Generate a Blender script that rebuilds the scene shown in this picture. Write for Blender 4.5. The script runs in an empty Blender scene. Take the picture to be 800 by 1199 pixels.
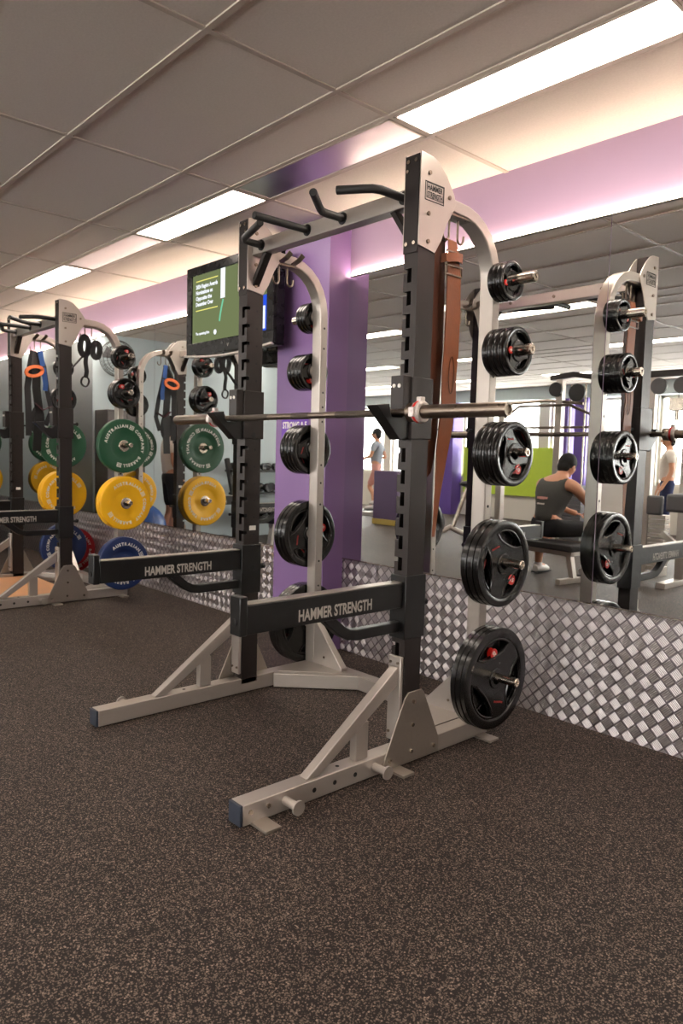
import bpy, bmesh, math, random
from mathutils import Vector, Matrix, Euler
random.seed(7)
PI = math.pi
S = bpy.context.scene
COL = S.collection

# ---------------------------------------------------------------- camera, world, exposure
cd = bpy.data.cameras.new('camera'); cam = bpy.data.objects.new('camera', cd); COL.objects.link(cam)
cd.sensor_fit = 'HORIZONTAL'; cd.sensor_width = 36.0; cd.lens = 850.47 / 800 * 36.0
cd.dof.use_dof = True; cd.dof.focus_distance = 2.9; cd.dof.aperture_fstop = 7.0
cd.clip_start = 0.05; cd.clip_end = 200
_R = Vector((0.67122869, 0.74078288, 0.02632058)); _U = Vector((-0.07629362, 0.03372326, 0.99651494)); _F = Vector((-0.73731359, 0.67089751, -0.07915303))
m = Matrix((_R, _U, -_F)).transposed().to_4x4(); m.translation = (0, -3.14278651, 1.26320073)
cam.matrix_world = m
S.camera = cam
S.view_settings.view_transform = 'Standard'; S.view_settings.look = 'None'; S.view_settings.gamma = 1.0
S.view_settings.use_curve_mapping = False
S.view_settings.exposure = 1.25
S.cycles.use_denoising = True
S.cycles.caustics_reflective = False; S.cycles.caustics_refractive = False
S.cycles.max_bounces = 8; S.cycles.diffuse_bounces = 4; S.cycles.glossy_bounces = 5; S.cycles.transparent_max_bounces = 6
S.cycles.sample_clamp_indirect = 6.0
W = bpy.data.worlds.new('daylight'); S.world = W; W.use_nodes = True
W.node_tree.nodes['Background'].inputs[0].default_value = (1.0, 0.965, 0.925, 1); W.node_tree.nodes['Background'].inputs[1].default_value = 7.0
PANEL_E = 9.5      # ceiling panel emission
LED_E = 35.0        # cove strip emission

# ---------------------------------------------------------------- materials
def lin(c):
    return tuple(((v / 255) / 12.92 if v / 255 <= 0.04045 else ((v / 255 + 0.055) / 1.055) ** 2.4) for v in c) + (1.0,)
def P(name, rgb, rough=0.5, metal=0.0, var=0.06, scale=18.0, bump=0.0, bscale=300.0, coat=0.0, spec=0.5, rvar=0.08):
    m = bpy.data.materials.new(name); m.use_nodes = True; nt = m.node_tree; b = nt.nodes['Principled BSDF']
    b.inputs['Metallic'].default_value = metal; b.inputs['Coat Weight'].default_value = coat
    b.inputs['Specular IOR Level'].default_value = spec
    tc = nt.nodes.new('ShaderNodeTexCoord'); no = nt.nodes.new('ShaderNodeTexNoise'); no.inputs['Scale'].default_value = scale; no.inputs['Detail'].default_value = 3
    nt.links.new(tc.outputs['Object'], no.inputs['Vector'])
    mx = nt.nodes.new('ShaderNodeMix'); mx.data_type = 'RGBA'
    c = lin(rgb); mx.inputs[6].default_value = tuple(max(0, v * (1 - var)) for v in c[:3]) + (1,); mx.inputs[7].default_value = tuple(min(1, v * (1 + var)) for v in c[:3]) + (1,)
    nt.links.new(no.outputs['Fac'], mx.inputs[0]); nt.links.new(mx.outputs[2], b.inputs['Base Color'])
    mr = nt.nodes.new('ShaderNodeMapRange'); mr.inputs[3].default_value = max(0.02, rough - rvar); mr.inputs[4].default_value = min(1, rough + rvar)
    nt.links.new(no.outputs['Fac'], mr.inputs[0]); nt.links.new(mr.outputs[0], b.inputs['Roughness'])
    if bump:
        n2 = nt.nodes.new('ShaderNodeTexNoise'); n2.inputs['Scale'].default_value = bscale; n2.inputs['Detail'].default_value = 2
        nt.links.new(tc.outputs['Object'], n2.inputs['Vector'])
        bp = nt.nodes.new('ShaderNodeBump'); bp.inputs['Strength'].default_value = bump; bp.inputs['Distance'].default_value = 0.002
        nt.links.new(n2.outputs['Fac'], bp.inputs['Height']); nt.links.new(bp.outputs[0], b.inputs['Normal'])
    return m
def EM(name, rgb, s):
    m = bpy.data.materials.new(name); m.use_nodes = True; nt = m.node_tree; nt.nodes.clear()
    o = nt.nodes.new('ShaderNodeOutputMaterial'); e = nt.nodes.new('ShaderNodeEmission'); e.inputs[0].default_value = lin(rgb); e.inputs[1].default_value = s
    nt.links.new(e.outputs[0], o.inputs[0]); return m
M = {}
M['silver'] = P('silver powder coat', (178, 170, 162), 0.34, 0.6, 0.04, 25, 0.06, 900)
M['brushed'] = P('brushed steel plate', (168, 160, 150), 0.34, 0.8, 0.08, 60, 0.1, 400)
M['charcoal'] = P('charcoal powder coat', (42, 36, 34), 0.40, 0.35, 0.06, 30, 0.06, 900)
M['black'] = P('black powder coat', (13, 13, 13), 0.38, 0.1, 0.1, 30, 0.05, 900)
M['grip'] = P('black knurled grip', (28, 26, 25), 0.6, 0, 0.1, 60, 0.3, 500)
M['rubber'] = P('black plate rubber', (10, 10, 10), 0.24, 0, 0.12, 20, 0.08, 500, 0.1)
M['chrome'] = P('worn chrome', (190, 180, 168), 0.22, 1, 0.08, 40)
M['bar'] = P('bar steel', (128, 116, 104), 0.3, 1, 0.1, 60, 0.15, 1500)
M['dark'] = P('dark plastic and hollow shade', (14, 14, 14), 0.7)  # dark parts; also the painted shade inside the hollow uprights
M['endcap'] = P('grey plastic end cap', (44, 50, 62), 0.5)
M['white'] = P('white print', (232, 228, 220), 0.5)
M['textgrey'] = P('silver lettering', (176, 170, 162), 0.45)
M['red'] = P('red badge', (205, 38, 30), 0.4)
M['redprint'] = P('red print', (150, 40, 34), 0.5)
M['leather'] = P('brown leather', (126, 70, 38), 0.5, 0, 0.3, 14, 0.3, 120)
M['darkleather'] = P('dark brown leather', (84, 44, 24), 0.5, 0, 0.3, 14, 0.3, 120)
M['green'] = P('green bumper rubber', (22, 76, 48), 0.45, 0, 0.08)
M['yellow'] = P('yellow bumper rubber', (250, 188, 24), 0.45, 0, 0.06)
M['blue'] = P('blue bumper rubber', (24, 44, 92), 0.45, 0, 0.08)
M['redbumper'] = P('red bumper rubber', (186, 28, 40), 0.45, 0, 0.08)
M['wood'] = P('orange timber deck', (214, 158, 112), 0.45, 0, 0.15, 6)
M['tvframe'] = P('gloss black plastic', (8, 8, 9), 0.28, 0, 0.1, spec=.25)
M['purple'] = P('purple wall paint', (132, 102, 152), 0.45, 0, 0.03, 3)
M['purpledeep'] = P('deep purple paint', (86, 62, 140), 0.5, 0, 0.05, 3)
M['blush'] = P('pale mauve wall paint', (168, 142, 168), 0.5, 0, 0.03, 3)
M['paleblue'] = P('pale blue wall paint', (192, 206, 210), 0.6, 0, 0.03, 3)
M['offwhite'] = P('off white wall paint', (205, 200, 190), 0.6, 0, 0.03, 3)
M['lime'] = P('lime green paint', (176, 200, 60), 0.5)
M['poster'] = P('violet sign print', (112, 64, 178), 0.4)
M['skin'] = P('skin', (200, 146, 116), 0.55, 0, 0.08, 30)
M['hair'] = P('black hair', (9, 7, 6), 0.75, 0, 0.3, 80, 0.6, 200)
M['shirt'] = P('dark grey green cloth', (70, 70, 66), 0.85, 0, 0.15, 12, 0.3, 300)
M['olive'] = P('olive cloth', (112, 108, 74), 0.85, 0, 0.1, 12, 0.3, 300)
M['shorts'] = P('black cloth', (18, 18, 22), 0.85, 0, 0.2, 12, 0.3, 300)
M['whitecloth'] = P('white cloth', (214, 206, 196), 0.85, 0, 0.05, 12, 0.2, 300)
M['pinkcloth'] = P('pale pink cloth', (206, 150, 140), 0.85)
M['greycloth'] = P('pale grey cloth', (150, 156, 166), 0.85)
M['navy'] = P('navy cloth', (28, 36, 74), 0.85)
M['shoe'] = P('white shoe leather', (222, 218, 214), 0.5)
M['sole'] = P('dark shoe sole', (40, 38, 38), 0.7)
M['pad'] = P('black upholstery', (34, 32, 32), 0.45, 0, 0.1, 10, 0.2, 200)
M['greypad'] = P('grey upholstery', (96, 96, 98), 0.5, 0, 0.1, 10, 0.2, 200)
M['strapblue'] = P('blue webbing', (30, 70, 130), 0.7, 0, 0.2, 60)
M['straporange'] = P('orange webbing', (226, 120, 70), 0.7, 0, 0.2, 60)
M['strapblack'] = P('black webbing', (24, 23, 24), 0.75, 0, 0.3, 60, 0.3, 400)
M['strapmaroon'] = P('dark maroon webbing', (70, 34, 40), 0.75, 0, 0.3, 60)
M['clip'] = P('taped collar', (200, 190, 184), 0.35, 0.3, 0.5, 90)
M['tbar'] = P('ceiling grid bar', (196, 184, 172), 0.5)
M['panel'] = EM('lit diffuser', (255, 240, 226), PANEL_E)
M['led'] = EM('led strip glow', (255, 232, 202), LED_E)
M['scrgreen'] = EM('screen green', (112, 122, 84), 0.46)
M['scrwhite'] = EM('screen white', (240, 244, 250), 0.5)
M['scryellow'] = EM('screen yellow', (226, 220, 120), 0.5)
M['scrblue'] = EM('screen blue', (40, 80, 210), 0.5)
M['scrteal'] = EM('screen teal', (120, 200, 160), 0.45)

def nodes(name):
    m = bpy.data.materials.new(name); m.use_nodes = True
    return m, m.node_tree, m.node_tree.nodes['Principled BSDF']
def math_(nt, op, a, b=None, c=None):
    n = nt.nodes.new('ShaderNodeMath'); n.operation = op
    for i, v in enumerate((a, b, c)):
        if v is None: continue
        if isinstance(v, (int, float)): n.inputs[i].default_value = v
        else: nt.links.new(v, n.inputs[i])
    return n.outputs[0]
def floor_mat():
    m, nt, b = nodes('speckled black rubber floor')
    tc = nt.nodes.new('ShaderNodeTexCoord')
    cols = []
    v = nt.nodes.new('ShaderNodeTexVoronoi'); v.inputs['Scale'].default_value = 190; nt.links.new(tc.outputs['Object'], v.inputs['Vector'])
    sp = nt.nodes.new('ShaderNodeSeparateColor'); nt.links.new(v.outputs['Color'], sp.inputs[0])
    near = math_(nt, 'LESS_THAN', v.outputs['Distance'], 0.50)
    pick = math_(nt, 'GREATER_THAN', sp.outputs[0], 0.80)
    mask = math_(nt, 'MULTIPLY', near, pick)
    amt = math_(nt, 'MULTIPLY', mask, sp.outputs[1])
    v2 = nt.nodes.new('ShaderNodeTexVoronoi'); v2.inputs['Scale'].default_value = 330; nt.links.new(tc.outputs['Object'], v2.inputs['Vector'])
    sp2 = nt.nodes.new('ShaderNodeSeparateColor'); nt.links.new(v2.outputs['Color'], sp2.inputs[0])
    m2 = math_(nt, 'MULTIPLY', math_(nt, 'GREATER_THAN', sp2.outputs[0], 0.80), 0.45)
    tot = math_(nt, 'MAXIMUM', amt, m2)
    big = nt.nodes.new('ShaderNodeTexNoise'); big.inputs['Scale'].default_value = 1.6; big.inputs['Detail'].default_value = 4; nt.links.new(tc.outputs['Object'], big.inputs['Vector'])
    base = nt.nodes.new('ShaderNodeMix'); base.data_type = 'RGBA'; base.inputs[6].default_value = lin((20, 14, 12)); base.inputs[7].default_value = lin((28, 20, 17))
    nt.links.new(big.outputs['Fac'], base.inputs[0])
    mx = nt.nodes.new('ShaderNodeMix'); mx.data_type = 'RGBA'; nt.links.new(tot, mx.inputs[0]); nt.links.new(base.outputs[2], mx.inputs[6]); mx.inputs[7].default_value = lin((160, 140, 126))
    nt.links.new(mx.outputs[2], b.inputs['Base Color']); b.inputs['Roughness'].default_value = 0.62; b.inputs['Specular IOR Level'].default_value = 0.28
    n3 = nt.nodes.new('ShaderNodeTexNoise'); n3.inputs['Scale'].default_value = 260; nt.links.new(tc.outputs['Object'], n3.inputs['Vector'])
    bp = nt.nodes.new('ShaderNodeBump'); bp.inputs['Strength'].default_value = 0.35; bp.inputs['Distance'].default_value = 0.002; nt.links.new(n3.outputs['Fac'], bp.inputs['Height']); nt.links.new(bp.outputs[0], b.inputs['Normal'])
    return m
def tread_mat():
    # five-bar tread plate: square lugs on a 66.5 mm grid turned 45 degrees, bars turning by 90 degrees from lug to lug
    m, nt, b = nodes('aluminium five bar tread plate')
    tc = nt.nodes.new('ShaderNodeTexCoord'); sx = nt.nodes.new('ShaderNodeSeparateXYZ'); nt.links.new(tc.outputs['Object'], sx.inputs[0])
    c = 0.0665 / math.sqrt(2); k = 1 / (c * math.sqrt(2))
    X = math_(nt, 'ADD', sx.outputs[0], 20.0015); Z = math_(nt, 'ADD', sx.outputs[2], 10.02)
    u = math_(nt, 'MULTIPLY', math_(nt, 'ADD', X, Z), k); w = math_(nt, 'MULTIPLY', math_(nt, 'SUBTRACT', X, Z), k)
    fu = math_(nt, 'FRACT', u); fw = math_(nt, 'FRACT', w)
    par = math_(nt, 'FLOORED_MODULO', math_(nt, 'ADD', math_(nt, 'FLOOR', u), math_(nt, 'FLOOR', w)), 2.0)
    du = math_(nt, 'ABSOLUTE', math_(nt, 'SUBTRACT', fu, 0.5)); dw = math_(nt, 'ABSOLUTE', math_(nt, 'SUBTRACT', fw, 0.5))
    def bars(along, across):
        # five bars: "across" is split in 5, each bar long in "along"
        t = math_(nt, 'MULTIPLY', math_(nt, 'SUBTRACT', across, 0.07), 5 / 0.86)
        s = math_(nt, 'ABSOLUTE', math_(nt, 'SUBTRACT', math_(nt, 'FRACT', t), 0.5))
        h = math_(nt, 'SUBTRACT', 1.0, math_(nt, 'POWER', math_(nt, 'MULTIPLY', s, 2.0), 2.0))
        return h
    ha = bars(fu, fw); hb = bars(fw, fu)
    h = math_(nt, 'ADD', math_(nt, 'MULTIPLY', ha, par), math_(nt, 'MULTIPLY', hb, math_(nt, 'SUBTRACT', 1.0, par)))
    def smask(d):
        mr = nt.nodes.new('ShaderNodeMapRange'); mr.interpolation_type = 'SMOOTHSTEP'; mr.inputs[1].default_value = 0.45; mr.inputs[2].default_value = 0.40; mr.inputs[3].default_value = 0; mr.inputs[4].default_value = 1
        nt.links.new(d, mr.inputs[0]); return mr.outputs[0]
    mask = math_(nt, 'MULTIPLY', smask(du), smask(dw))
    H = math_(nt, 'MULTIPLY', h, mask)
    def slope(across):
        t = math_(nt, 'MULTIPLY', math_(nt, 'SUBTRACT', across, 0.07), 5 / 0.86)
        return math_(nt, 'MULTIPLY', math_(nt, 'SUBTRACT', math_(nt, 'FRACT', t), 0.5), 1.45)
    sw_ = math_(nt, 'MULTIPLY', math_(nt, 'MULTIPLY', slope(fw), mask), par)
    su_ = math_(nt, 'MULTIPLY', math_(nt, 'MULTIPLY', slope(fu), mask), math_(nt, 'SUBTRACT', 1.0, par))
    cv = nt.nodes.new('ShaderNodeCombineXYZ'); nt.links.new(math_(nt, 'ADD', su_, sw_), cv.inputs[0]); cv.inputs[1].default_value = -1.0; nt.links.new(math_(nt, 'SUBTRACT', su_, sw_), cv.inputs[2])
    nv = nt.nodes.new('ShaderNodeVectorMath'); nv.operation = 'NORMALIZE'; nt.links.new(cv.outputs[0], nv.inputs[0]); nt.links.new(nv.outputs[0], b.inputs['Normal'])
    n3 = nt.nodes.new('ShaderNodeTexNoise'); n3.inputs['Scale'].default_value = 5; n3.inputs['Detail'].default_value = 5; nt.links.new(tc.outputs['Object'], n3.inputs['Vector'])
    wear = nt.nodes.new('ShaderNodeMix'); wear.data_type = 'RGBA'; wear.inputs[6].default_value = lin((116, 108, 112)); wear.inputs[7].default_value = lin((154, 146, 150)); nt.links.new(n3.outputs['Fac'], wear.inputs[0])
    lug = nt.nodes.new('ShaderNodeMix'); lug.data_type = 'RGBA'; nt.links.new(mask, lug.inputs[0]); nt.links.new(wear.outputs[2], lug.inputs[6]); lug.inputs[7].default_value = lin((200, 193, 194))
    nt.links.new(lug.outputs[2], b.inputs['Base Color']); b.inputs['Metallic'].default_value = 0.9
    mr = nt.nodes.new('ShaderNodeMapRange'); mr.inputs[3].default_value = 0.24; mr.inputs[4].default_value = 0.38; nt.links.new(n3.outputs['Fac'], mr.inputs[0]); nt.links.new(mr.outputs[0], b.inputs['Roughness'])
    return m
def ceil_mat():
    m, nt, b = nodes('textured ceiling tile')
    tc = nt.nodes.new('ShaderNodeTexCoord'); n = nt.nodes.new('ShaderNodeTexNoise'); n.inputs['Scale'].default_value = 110; n.inputs['Detail'].default_value = 4; nt.links.new(tc.outputs['Object'], n.inputs['Vector'])
    r = nt.nodes.new('ShaderNodeMix'); r.data_type = 'RGBA'; r.inputs[6].default_value = lin((222, 213, 204)); r.inputs[7].default_value = lin((240, 232, 223)); nt.links.new(n.outputs['Fac'], r.inputs[0]); nt.links.new(r.outputs[2], b.inputs['Base Color'])
    b.inputs['Roughness'].default_value = 0.85
    bp = nt.nodes.new('ShaderNodeBump'); bp.inputs['Strength'].default_value = 0.35; bp.inputs['Distance'].default_value = 0.002; nt.links.new(n.outputs['Fac'], bp.inputs['Height']); nt.links.new(bp.outputs[0], b.inputs['Normal'])
    return m
def mirror_mat():
    m, nt, b = nodes('silvered mirror'); b.inputs['Base Color'].default_value = (0.86, 0.89, 0.88, 1); b.inputs['Metallic'].default_value = 1; b.inputs['Roughness'].default_value = 0.0
    return m
def louvre_mat():
    m, nt, b = nodes('mirror louvre reflector'); b.inputs['Metallic'].default_value = 1; b.inputs['Base Color'].default_value = lin((206, 196, 204)); b.inputs['Roughness'].default_value = 0.32
    tc = nt.nodes.new('ShaderNodeTexCoord'); w = nt.nodes.new('ShaderNodeTexWave'); w.inputs['Scale'].default_value = 14; w.bands_direction = 'X'; nt.links.new(tc.outputs['Object'], w.inputs['Vector'])
    n = nt.nodes.new('ShaderNodeTexNoise'); n.inputs['Scale'].default_value = 3; nt.links.new(tc.outputs['Object'], n.inputs['Vector'])
    a = math_(nt, 'ADD', math_(nt, 'MULTIPLY', w.outputs['Fac'], 0.02), n.outputs['Fac'])
    bp = nt.nodes.new('ShaderNodeBump'); bp.inputs['Strength'].default_value = 0.25; bp.inputs['Distance'].default_value = 0.02; nt.links.new(a, bp.inputs['Height']); nt.links.new(bp.outputs[0], b.inputs['Normal'])
    return m
def glass_mat():
    m = bpy.data.materials.new('window glass'); m.use_nodes = True; nt = m.node_tree; nt.nodes.clear()
    o = nt.nodes.new('ShaderNodeOutputMaterial'); t = nt.nodes.new('ShaderNodeBsdfTransparent'); g = nt.nodes.new('ShaderNodeBsdfGlossy'); g.inputs['Roughness'].default_value = 0.02
    x = nt.nodes.new('ShaderNodeMixShader'); x.inputs[0].default_value = 0.06; nt.links.new(t.outputs[0], x.inputs[1]); nt.links.new(g.outputs[0], x.inputs[2]); nt.links.new(x.outputs[0], o.inputs[0]); return m
M['floor'] = floor_mat(); M['tread'] = tread_mat(); M['ceil'] = ceil_mat(); M['mirror'] = mirror_mat(); M['louvre'] = louvre_mat(); M['glass'] = glass_mat()

# ---------------------------------------------------------------- object helpers
ORG = {}
def root_of(o):
    while o.parent: o = o.parent
    return o
def empty(name, loc, label=None, cat=None, group=None):
    o = bpy.data.objects.new(name, None); COL.objects.link(o); o.location = loc; o.empty_display_size = 0.05
    ORG[o.name] = Vector(loc)
    return tag(o, label, cat, group)
def tag(o, label=None, cat=None, group=None, kind=None):
    if label: o['label'] = label
    if cat: o['category'] = cat
    if group: o['group'] = group
    if kind: o['kind'] = kind
    return o
class MB:
    def __init__(s): s.v = []; s.f = []; s.mi = []
    def add(s, vs, fs, mi=0):
        n = len(s.v); s.v += [tuple(v) for v in vs]; s.f += [tuple(i + n for i in f) for f in fs]; s.mi += [mi] * len(fs); return s
    def box(s, x0, x1, y0, y1, z0, z1, mi=0):
        x0, x1 = min(x0, x1), max(x0, x1); y0, y1 = min(y0, y1), max(y0, y1); z0, z1 = min(z0, z1), max(z0, z1)
        return s.add([(x, y, z) for x in (x0, x1) for y in (y0, y1) for z in (z0, z1)], [(0, 1, 3, 2), (4, 6, 7, 5), (0, 4, 5, 1), (2, 3, 7, 6), (0, 2, 6, 4), (1, 5, 7, 3)], mi)
    def beam(s, a, b, w, h, up=(0, 0, 1), mi=0):
        a = Vector(a); b = Vector(b); d = (b - a).normalized(); sd = d.cross(Vector(up)).normalized(); u = sd.cross(d)
        vs = [p + sd * i * w / 2 + u * j * h / 2 for p in (a, b) for i, j in ((-1, -1), (1, -1), (1, 1), (-1, 1))]
        return s.add(vs, [(3, 2, 1, 0), (4, 5, 6, 7), (0, 1, 5, 4), (1, 2, 6, 5), (2, 3, 7, 6), (3, 0, 4, 7)], mi)
    def sweep(s, pts, prof, up=(1, 0, 0), closed=False, mi=0, scl=None):
        # rectangle/any profile [(a,b)] swept: a along "up" axis, b along in-plane normal
        pts = [Vector(p) for p in pts]; n = len(pts); k = len(prof); vs = []
        for i, p in enumerate(pts):
            if closed: d = (pts[(i + 1) % n] - pts[i - 1]).normalized()
            else: d = (pts[min(i + 1, n - 1)] - pts[max(i - 1, 0)]).normalized()
            u = Vector(up); u = (u - d * u.dot(d))
            if u.length < 1e-4: u = Vector((0, 1, 0.01)); u = (u - d * u.dot(d))
            u.normalize(); w = d.cross(u); q = scl[i] if scl else 1
            vs += [p + u * a * q + w * b * q for a, b in prof]
        fs = []
        for i in range(n if closed else n - 1):
            j = (i + 1) % n
            for t in range(k): fs.append((i * k + t, i * k + (t + 1) % k, j * k + (t + 1) % k, j * k + t))
        if not closed: fs += [tuple(range(k))[::-1], tuple((n - 1) * k + t for t in range(k))]
        return s.add(vs, fs, mi)
    def rectpath(s, pts, w, h, up=(1, 0, 0), mi=0, closed=False):
        return s.sweep(pts, [(-w / 2, -h / 2), (w / 2, -h / 2), (w / 2, h / 2), (-w / 2, h / 2)], up, closed, mi)
    def tube(s, pts, r, n=12, up=(1, 0, 0), closed=False, mi=0, scl=None):
        return s.sweep(pts, [(r * math.cos(2 * PI * t / n), r * math.sin(2 * PI * t / n)) for t in range(n)], up, closed, mi, scl)
    def cyl(s, a, b, r, r2=None, n=24, mi=0):
        r2 = r if r2 is None else r2
        return s.tube([a, b], 1, n, (0.13, 0.31, 0.94) if abs((Vector(b) - Vector(a)).normalized().z) < 0.9 else (1, 0, 0), False, mi, [r, r2])
    def lathe(s, prof, c, ax='x', n=48, mi=0, closed=False):
        # prof [(r, a)] around axis through c
        vs = []; k = len(prof)
        for i in range(n):
            t = 2 * PI * i / n; ct, st = math.cos(t), math.sin(t)
            for r, a in prof:
                o = {'x': (a, r * ct, r * st), 'y': (r * ct, a, r * st), 'z': (r * ct, r * st, a)}[ax]
                vs.append((c[0] + o[0], c[1] + o[1], c[2] + o[2]))
        fs = []
        for i in range(n):
            j = (i + 1) % n
            for t in range(k if closed else k - 1): fs.append((i * k + t, i * k + (t + 1) % k, j * k + (t + 1) % k, j * k + t))
        return s.add(vs, fs, mi)
    def prism(s, poly, ax, a0, a1, mi=0):
        # poly in the other two axes (yz for x, xz for y, xy for z)
        def pt(p, a): return {'x': (a, p[0], p[1]), 'y': (p[0], a, p[1]), 'z': (p[0], p[1], a)}[ax]
        k = len(poly)
        return s.add([pt(p, a0) for p in poly] + [pt(p, a1) for p in poly], [tuple(range(k))[::-1], tuple(range(k, 2 * k))] + [(i, (i + 1) % k, k + (i + 1) % k, k + i) for i in range(k)], mi)
    def ell(s, c, r, n=16, m_=10, mi=0, rot=None):
        vs = []; c = Vector(c)
        for i in range(m_ + 1):
            a = PI * i / m_
            for j in range(n):
                b = 2 * PI * j / n; p = Vector((r[0] * math.sin(a) * math.cos(b), r[1] * math.sin(a) * math.sin(b), r[2] * math.cos(a)))
                if rot: p = rot @ p
                vs.append(c + p)
        return s.add(vs, [(i * n + j, (i + 1) * n + j, (i + 1) * n + (j + 1) % n, i * n + (j + 1) % n) for i in range(m_) for j in range(n)], mi)
    def build(s, name, mat, parent=None, bevel=0.0, smooth=True, flip=False, org=None, label=None):
        off = org if org is not None else (ORG[root_of(parent).name] if parent else Vector((0, 0, 0)))
        me = bpy.data.meshes.new(name); me.from_pydata([tuple(Vector(v) - Vector(off)) for v in s.v], [], s.f); me.update()
        bm = bmesh.new(); bm.from_mesh(me)
        bmesh.ops.remove_doubles(bm, verts=bm.verts, dist=1e-6)
        bmesh.ops.recalc_face_normals(bm, faces=bm.faces)
        mats = mat if isinstance(mat, (list, tuple)) else [mat]
        bm.to_mesh(me); bm.free()
        if len(mats) > 1 and len(me.polygons) == len(s.mi):
            for p, i in zip(me.polygons, s.mi): p.material_index = i
        for x in mats: me.materials.append(M[x] if isinstance(x, str) else x)
        if smooth: me.shade_smooth(); me.set_sharp_from_angle(angle=math.radians(32))
        o = bpy.data.objects.new(name, me); COL.objects.link(o)
        if parent: o.parent = parent
        elif org is not None: o.location = org; ORG[o.name] = Vector(org)
        else: ORG[o.name] = Vector((0, 0, 0))
        if bevel:
            b = o.modifiers.new('bevel', 'BEVEL'); b.width = bevel; b.segments = 2; b.limit_method = 'ANGLE'; b.angle_limit = math.radians(40)
        if label: o['label'] = label
        return o
def bits(mb, name, mat, parent, **k):
    # the loose pieces collected in mb, each one an object of its own
    link = list(range(len(s_v(mb))))
    def find(a):
        while link[a] != a: link[a] = link[link[a]]; a = link[a]
        return a
    for f_ in mb.f:
        for q in f_[1:]: link[find(q)] = find(f_[0])
    groups = {}
    for f_ in mb.f: groups.setdefault(find(f_[0]), []).append(f_)
    for fs in groups.values():
        ids = sorted({q for f_ in fs for q in f_}); mp = {q: i for i, q in enumerate(ids)}
        MB().add([mb.v[q] for q in ids], [tuple(mp[q] for q in f_) for f_ in fs]).build(name, mat, parent, **k)
def s_v(mb): return mb.v
def struct(name, mb, mat, **k):
    o = mb.build(name, mat, **k); o['kind'] = 'structure'; return o
def copy_tree(o, loc, parent=None):
    c = o.copy(); COL.objects.link(c)
    if parent: c.parent = parent
    else: c.location = loc; ORG[c.name] = Vector(loc)
    for ch in KIDS.get(o.name, []): copy_tree(ch, None, c)
    return c
KIDS = {}
def index_kids(o):
    for x in list(bpy.data.objects):
        if x.parent: KIDS.setdefault(x.parent.name, [])
    KIDS.clear()
    for x in bpy.data.objects:
        if x.parent: KIDS.setdefault(x.parent.name, []).append(x)

# glyphs from Blender's own font, cached as meshes
GL = {}
def glyph(s, bold=0.02):
    if (s, bold) in GL: return GL[(s, bold)]
    cu = bpy.data.curves.new('t', 'FONT'); cu.body = s; cu.size = 1.0; cu.offset = bold; cu.resolution_u = 3
    ob = bpy.data.objects.new('t', cu); COL.objects.link(ob); dg = bpy.context.evaluated_depsgraph_get()
    me = bpy.data.meshes.new_from_object(ob.evaluated_get(dg))
    vs = [(v.co.x, v.co.y) for v in me.vertices]; fs = [tuple(p.vertices) for p in me.polygons]
    bpy.data.objects.remove(ob); bpy.data.meshes.remove(me); bpy.data.curves.remove(cu)
    GL[(s, bold)] = (vs, fs); return GL[(s, bold)]
def text(mb, s, org, U, V, w=None, h=0.1, bold=0.02, align='L', lift=0.0008):
    # text block: cap height h, squeezed to width w
    vs, fs = glyph(s, bold)
    if not vs: return
    x0 = min(v[0] for v in vs); x1 = max(v[0] for v in vs); y0 = min(v[1] for v in vs); y1 = max(v[1] for v in vs)
    sy = h / 0.73; sx = (w / (x1 - x0)) if w else sy
    U = Vector(U); V = Vector(V); N = U.cross(V).normalized() * lift; o = Vector(org)
    sh = {'L': 0, 'C': -(x1 - x0) * sx / 2, 'R': -(x1 - x0) * sx}[align]
    mb.add([o + N + U * ((a - x0) * sx + sh) + V * (b * sy) for a, b in vs], fs)
def ring_text(mb, s, c, r, a0, h, bold=0.03, xf=0.0, step=None, face=1):
    # letters along a circle in the YZ plane, seen from +X; a0 = start angle (deg, 0 up, clockwise)
    a = a0
    for ch in s:
        if ch != ' ':
            vs, fs = glyph(ch, bold); w = (max(v[0] for v in vs) - min(v[0] for v in vs)) * h / 0.73; x0 = min(v[0] for v in vs)
            aa = math.radians(a + math.degrees(w / 2 / r)); rad = Vector((0, math.sin(aa) * face, math.cos(aa))); tan = Vector((0, math.cos(aa) * face, -math.sin(aa)))
            o = Vector(c) + Vector((xf, 0, 0)) + rad * (r - h / 2) - tan * (w / 2)
            mb.add([o + tan * ((p - x0) * h / 0.73) + rad * (q * h / 0.73) for p, q in vs], fs)
            a += math.degrees((w + h * 0.22) / r)
        else: a += math.degrees(h * 0.5 / r)
    return a

# ---------------------------------------------------------------- room
ZC = 2.7102; ZP = 0.597; ZM = 2.366
X0, X1, Y0, Y1 = -17.0, 5.0, -9.8, 0.0
f = MB().add([(X0, Y0 - .2, 0), (X1, Y0 - .2, 0), (X1, .2, 0), (X0, .2, 0)], [(0, 1, 2, 3)]); struct('floor', f, 'floor')
f = MB().box(X0, X1, Y0 - .2, .2, ZC, ZC + 0.1); struct('ceiling', f, 'ceil')
struct('wall_north', MB().box(X0, X1, 0, .2, 0, ZC), 'blush')
struct('wall_east', MB().box(X1, X1 + .2, Y0, .2, 0, ZC), 'offwhite')
struct('wall_west', MB().box(X0 - .2, X0, Y0, .2, 0, ZC), 'offwhite')
struct('wall_partition', MB().box(-10.9, -9.0, -4.95, -0.75, 0, ZC), 'paleblue')
struct('wall_alcove', MB().box(-11.1, -10.9, -0.8, 0, 0, ZC), 'paleblue')
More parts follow.
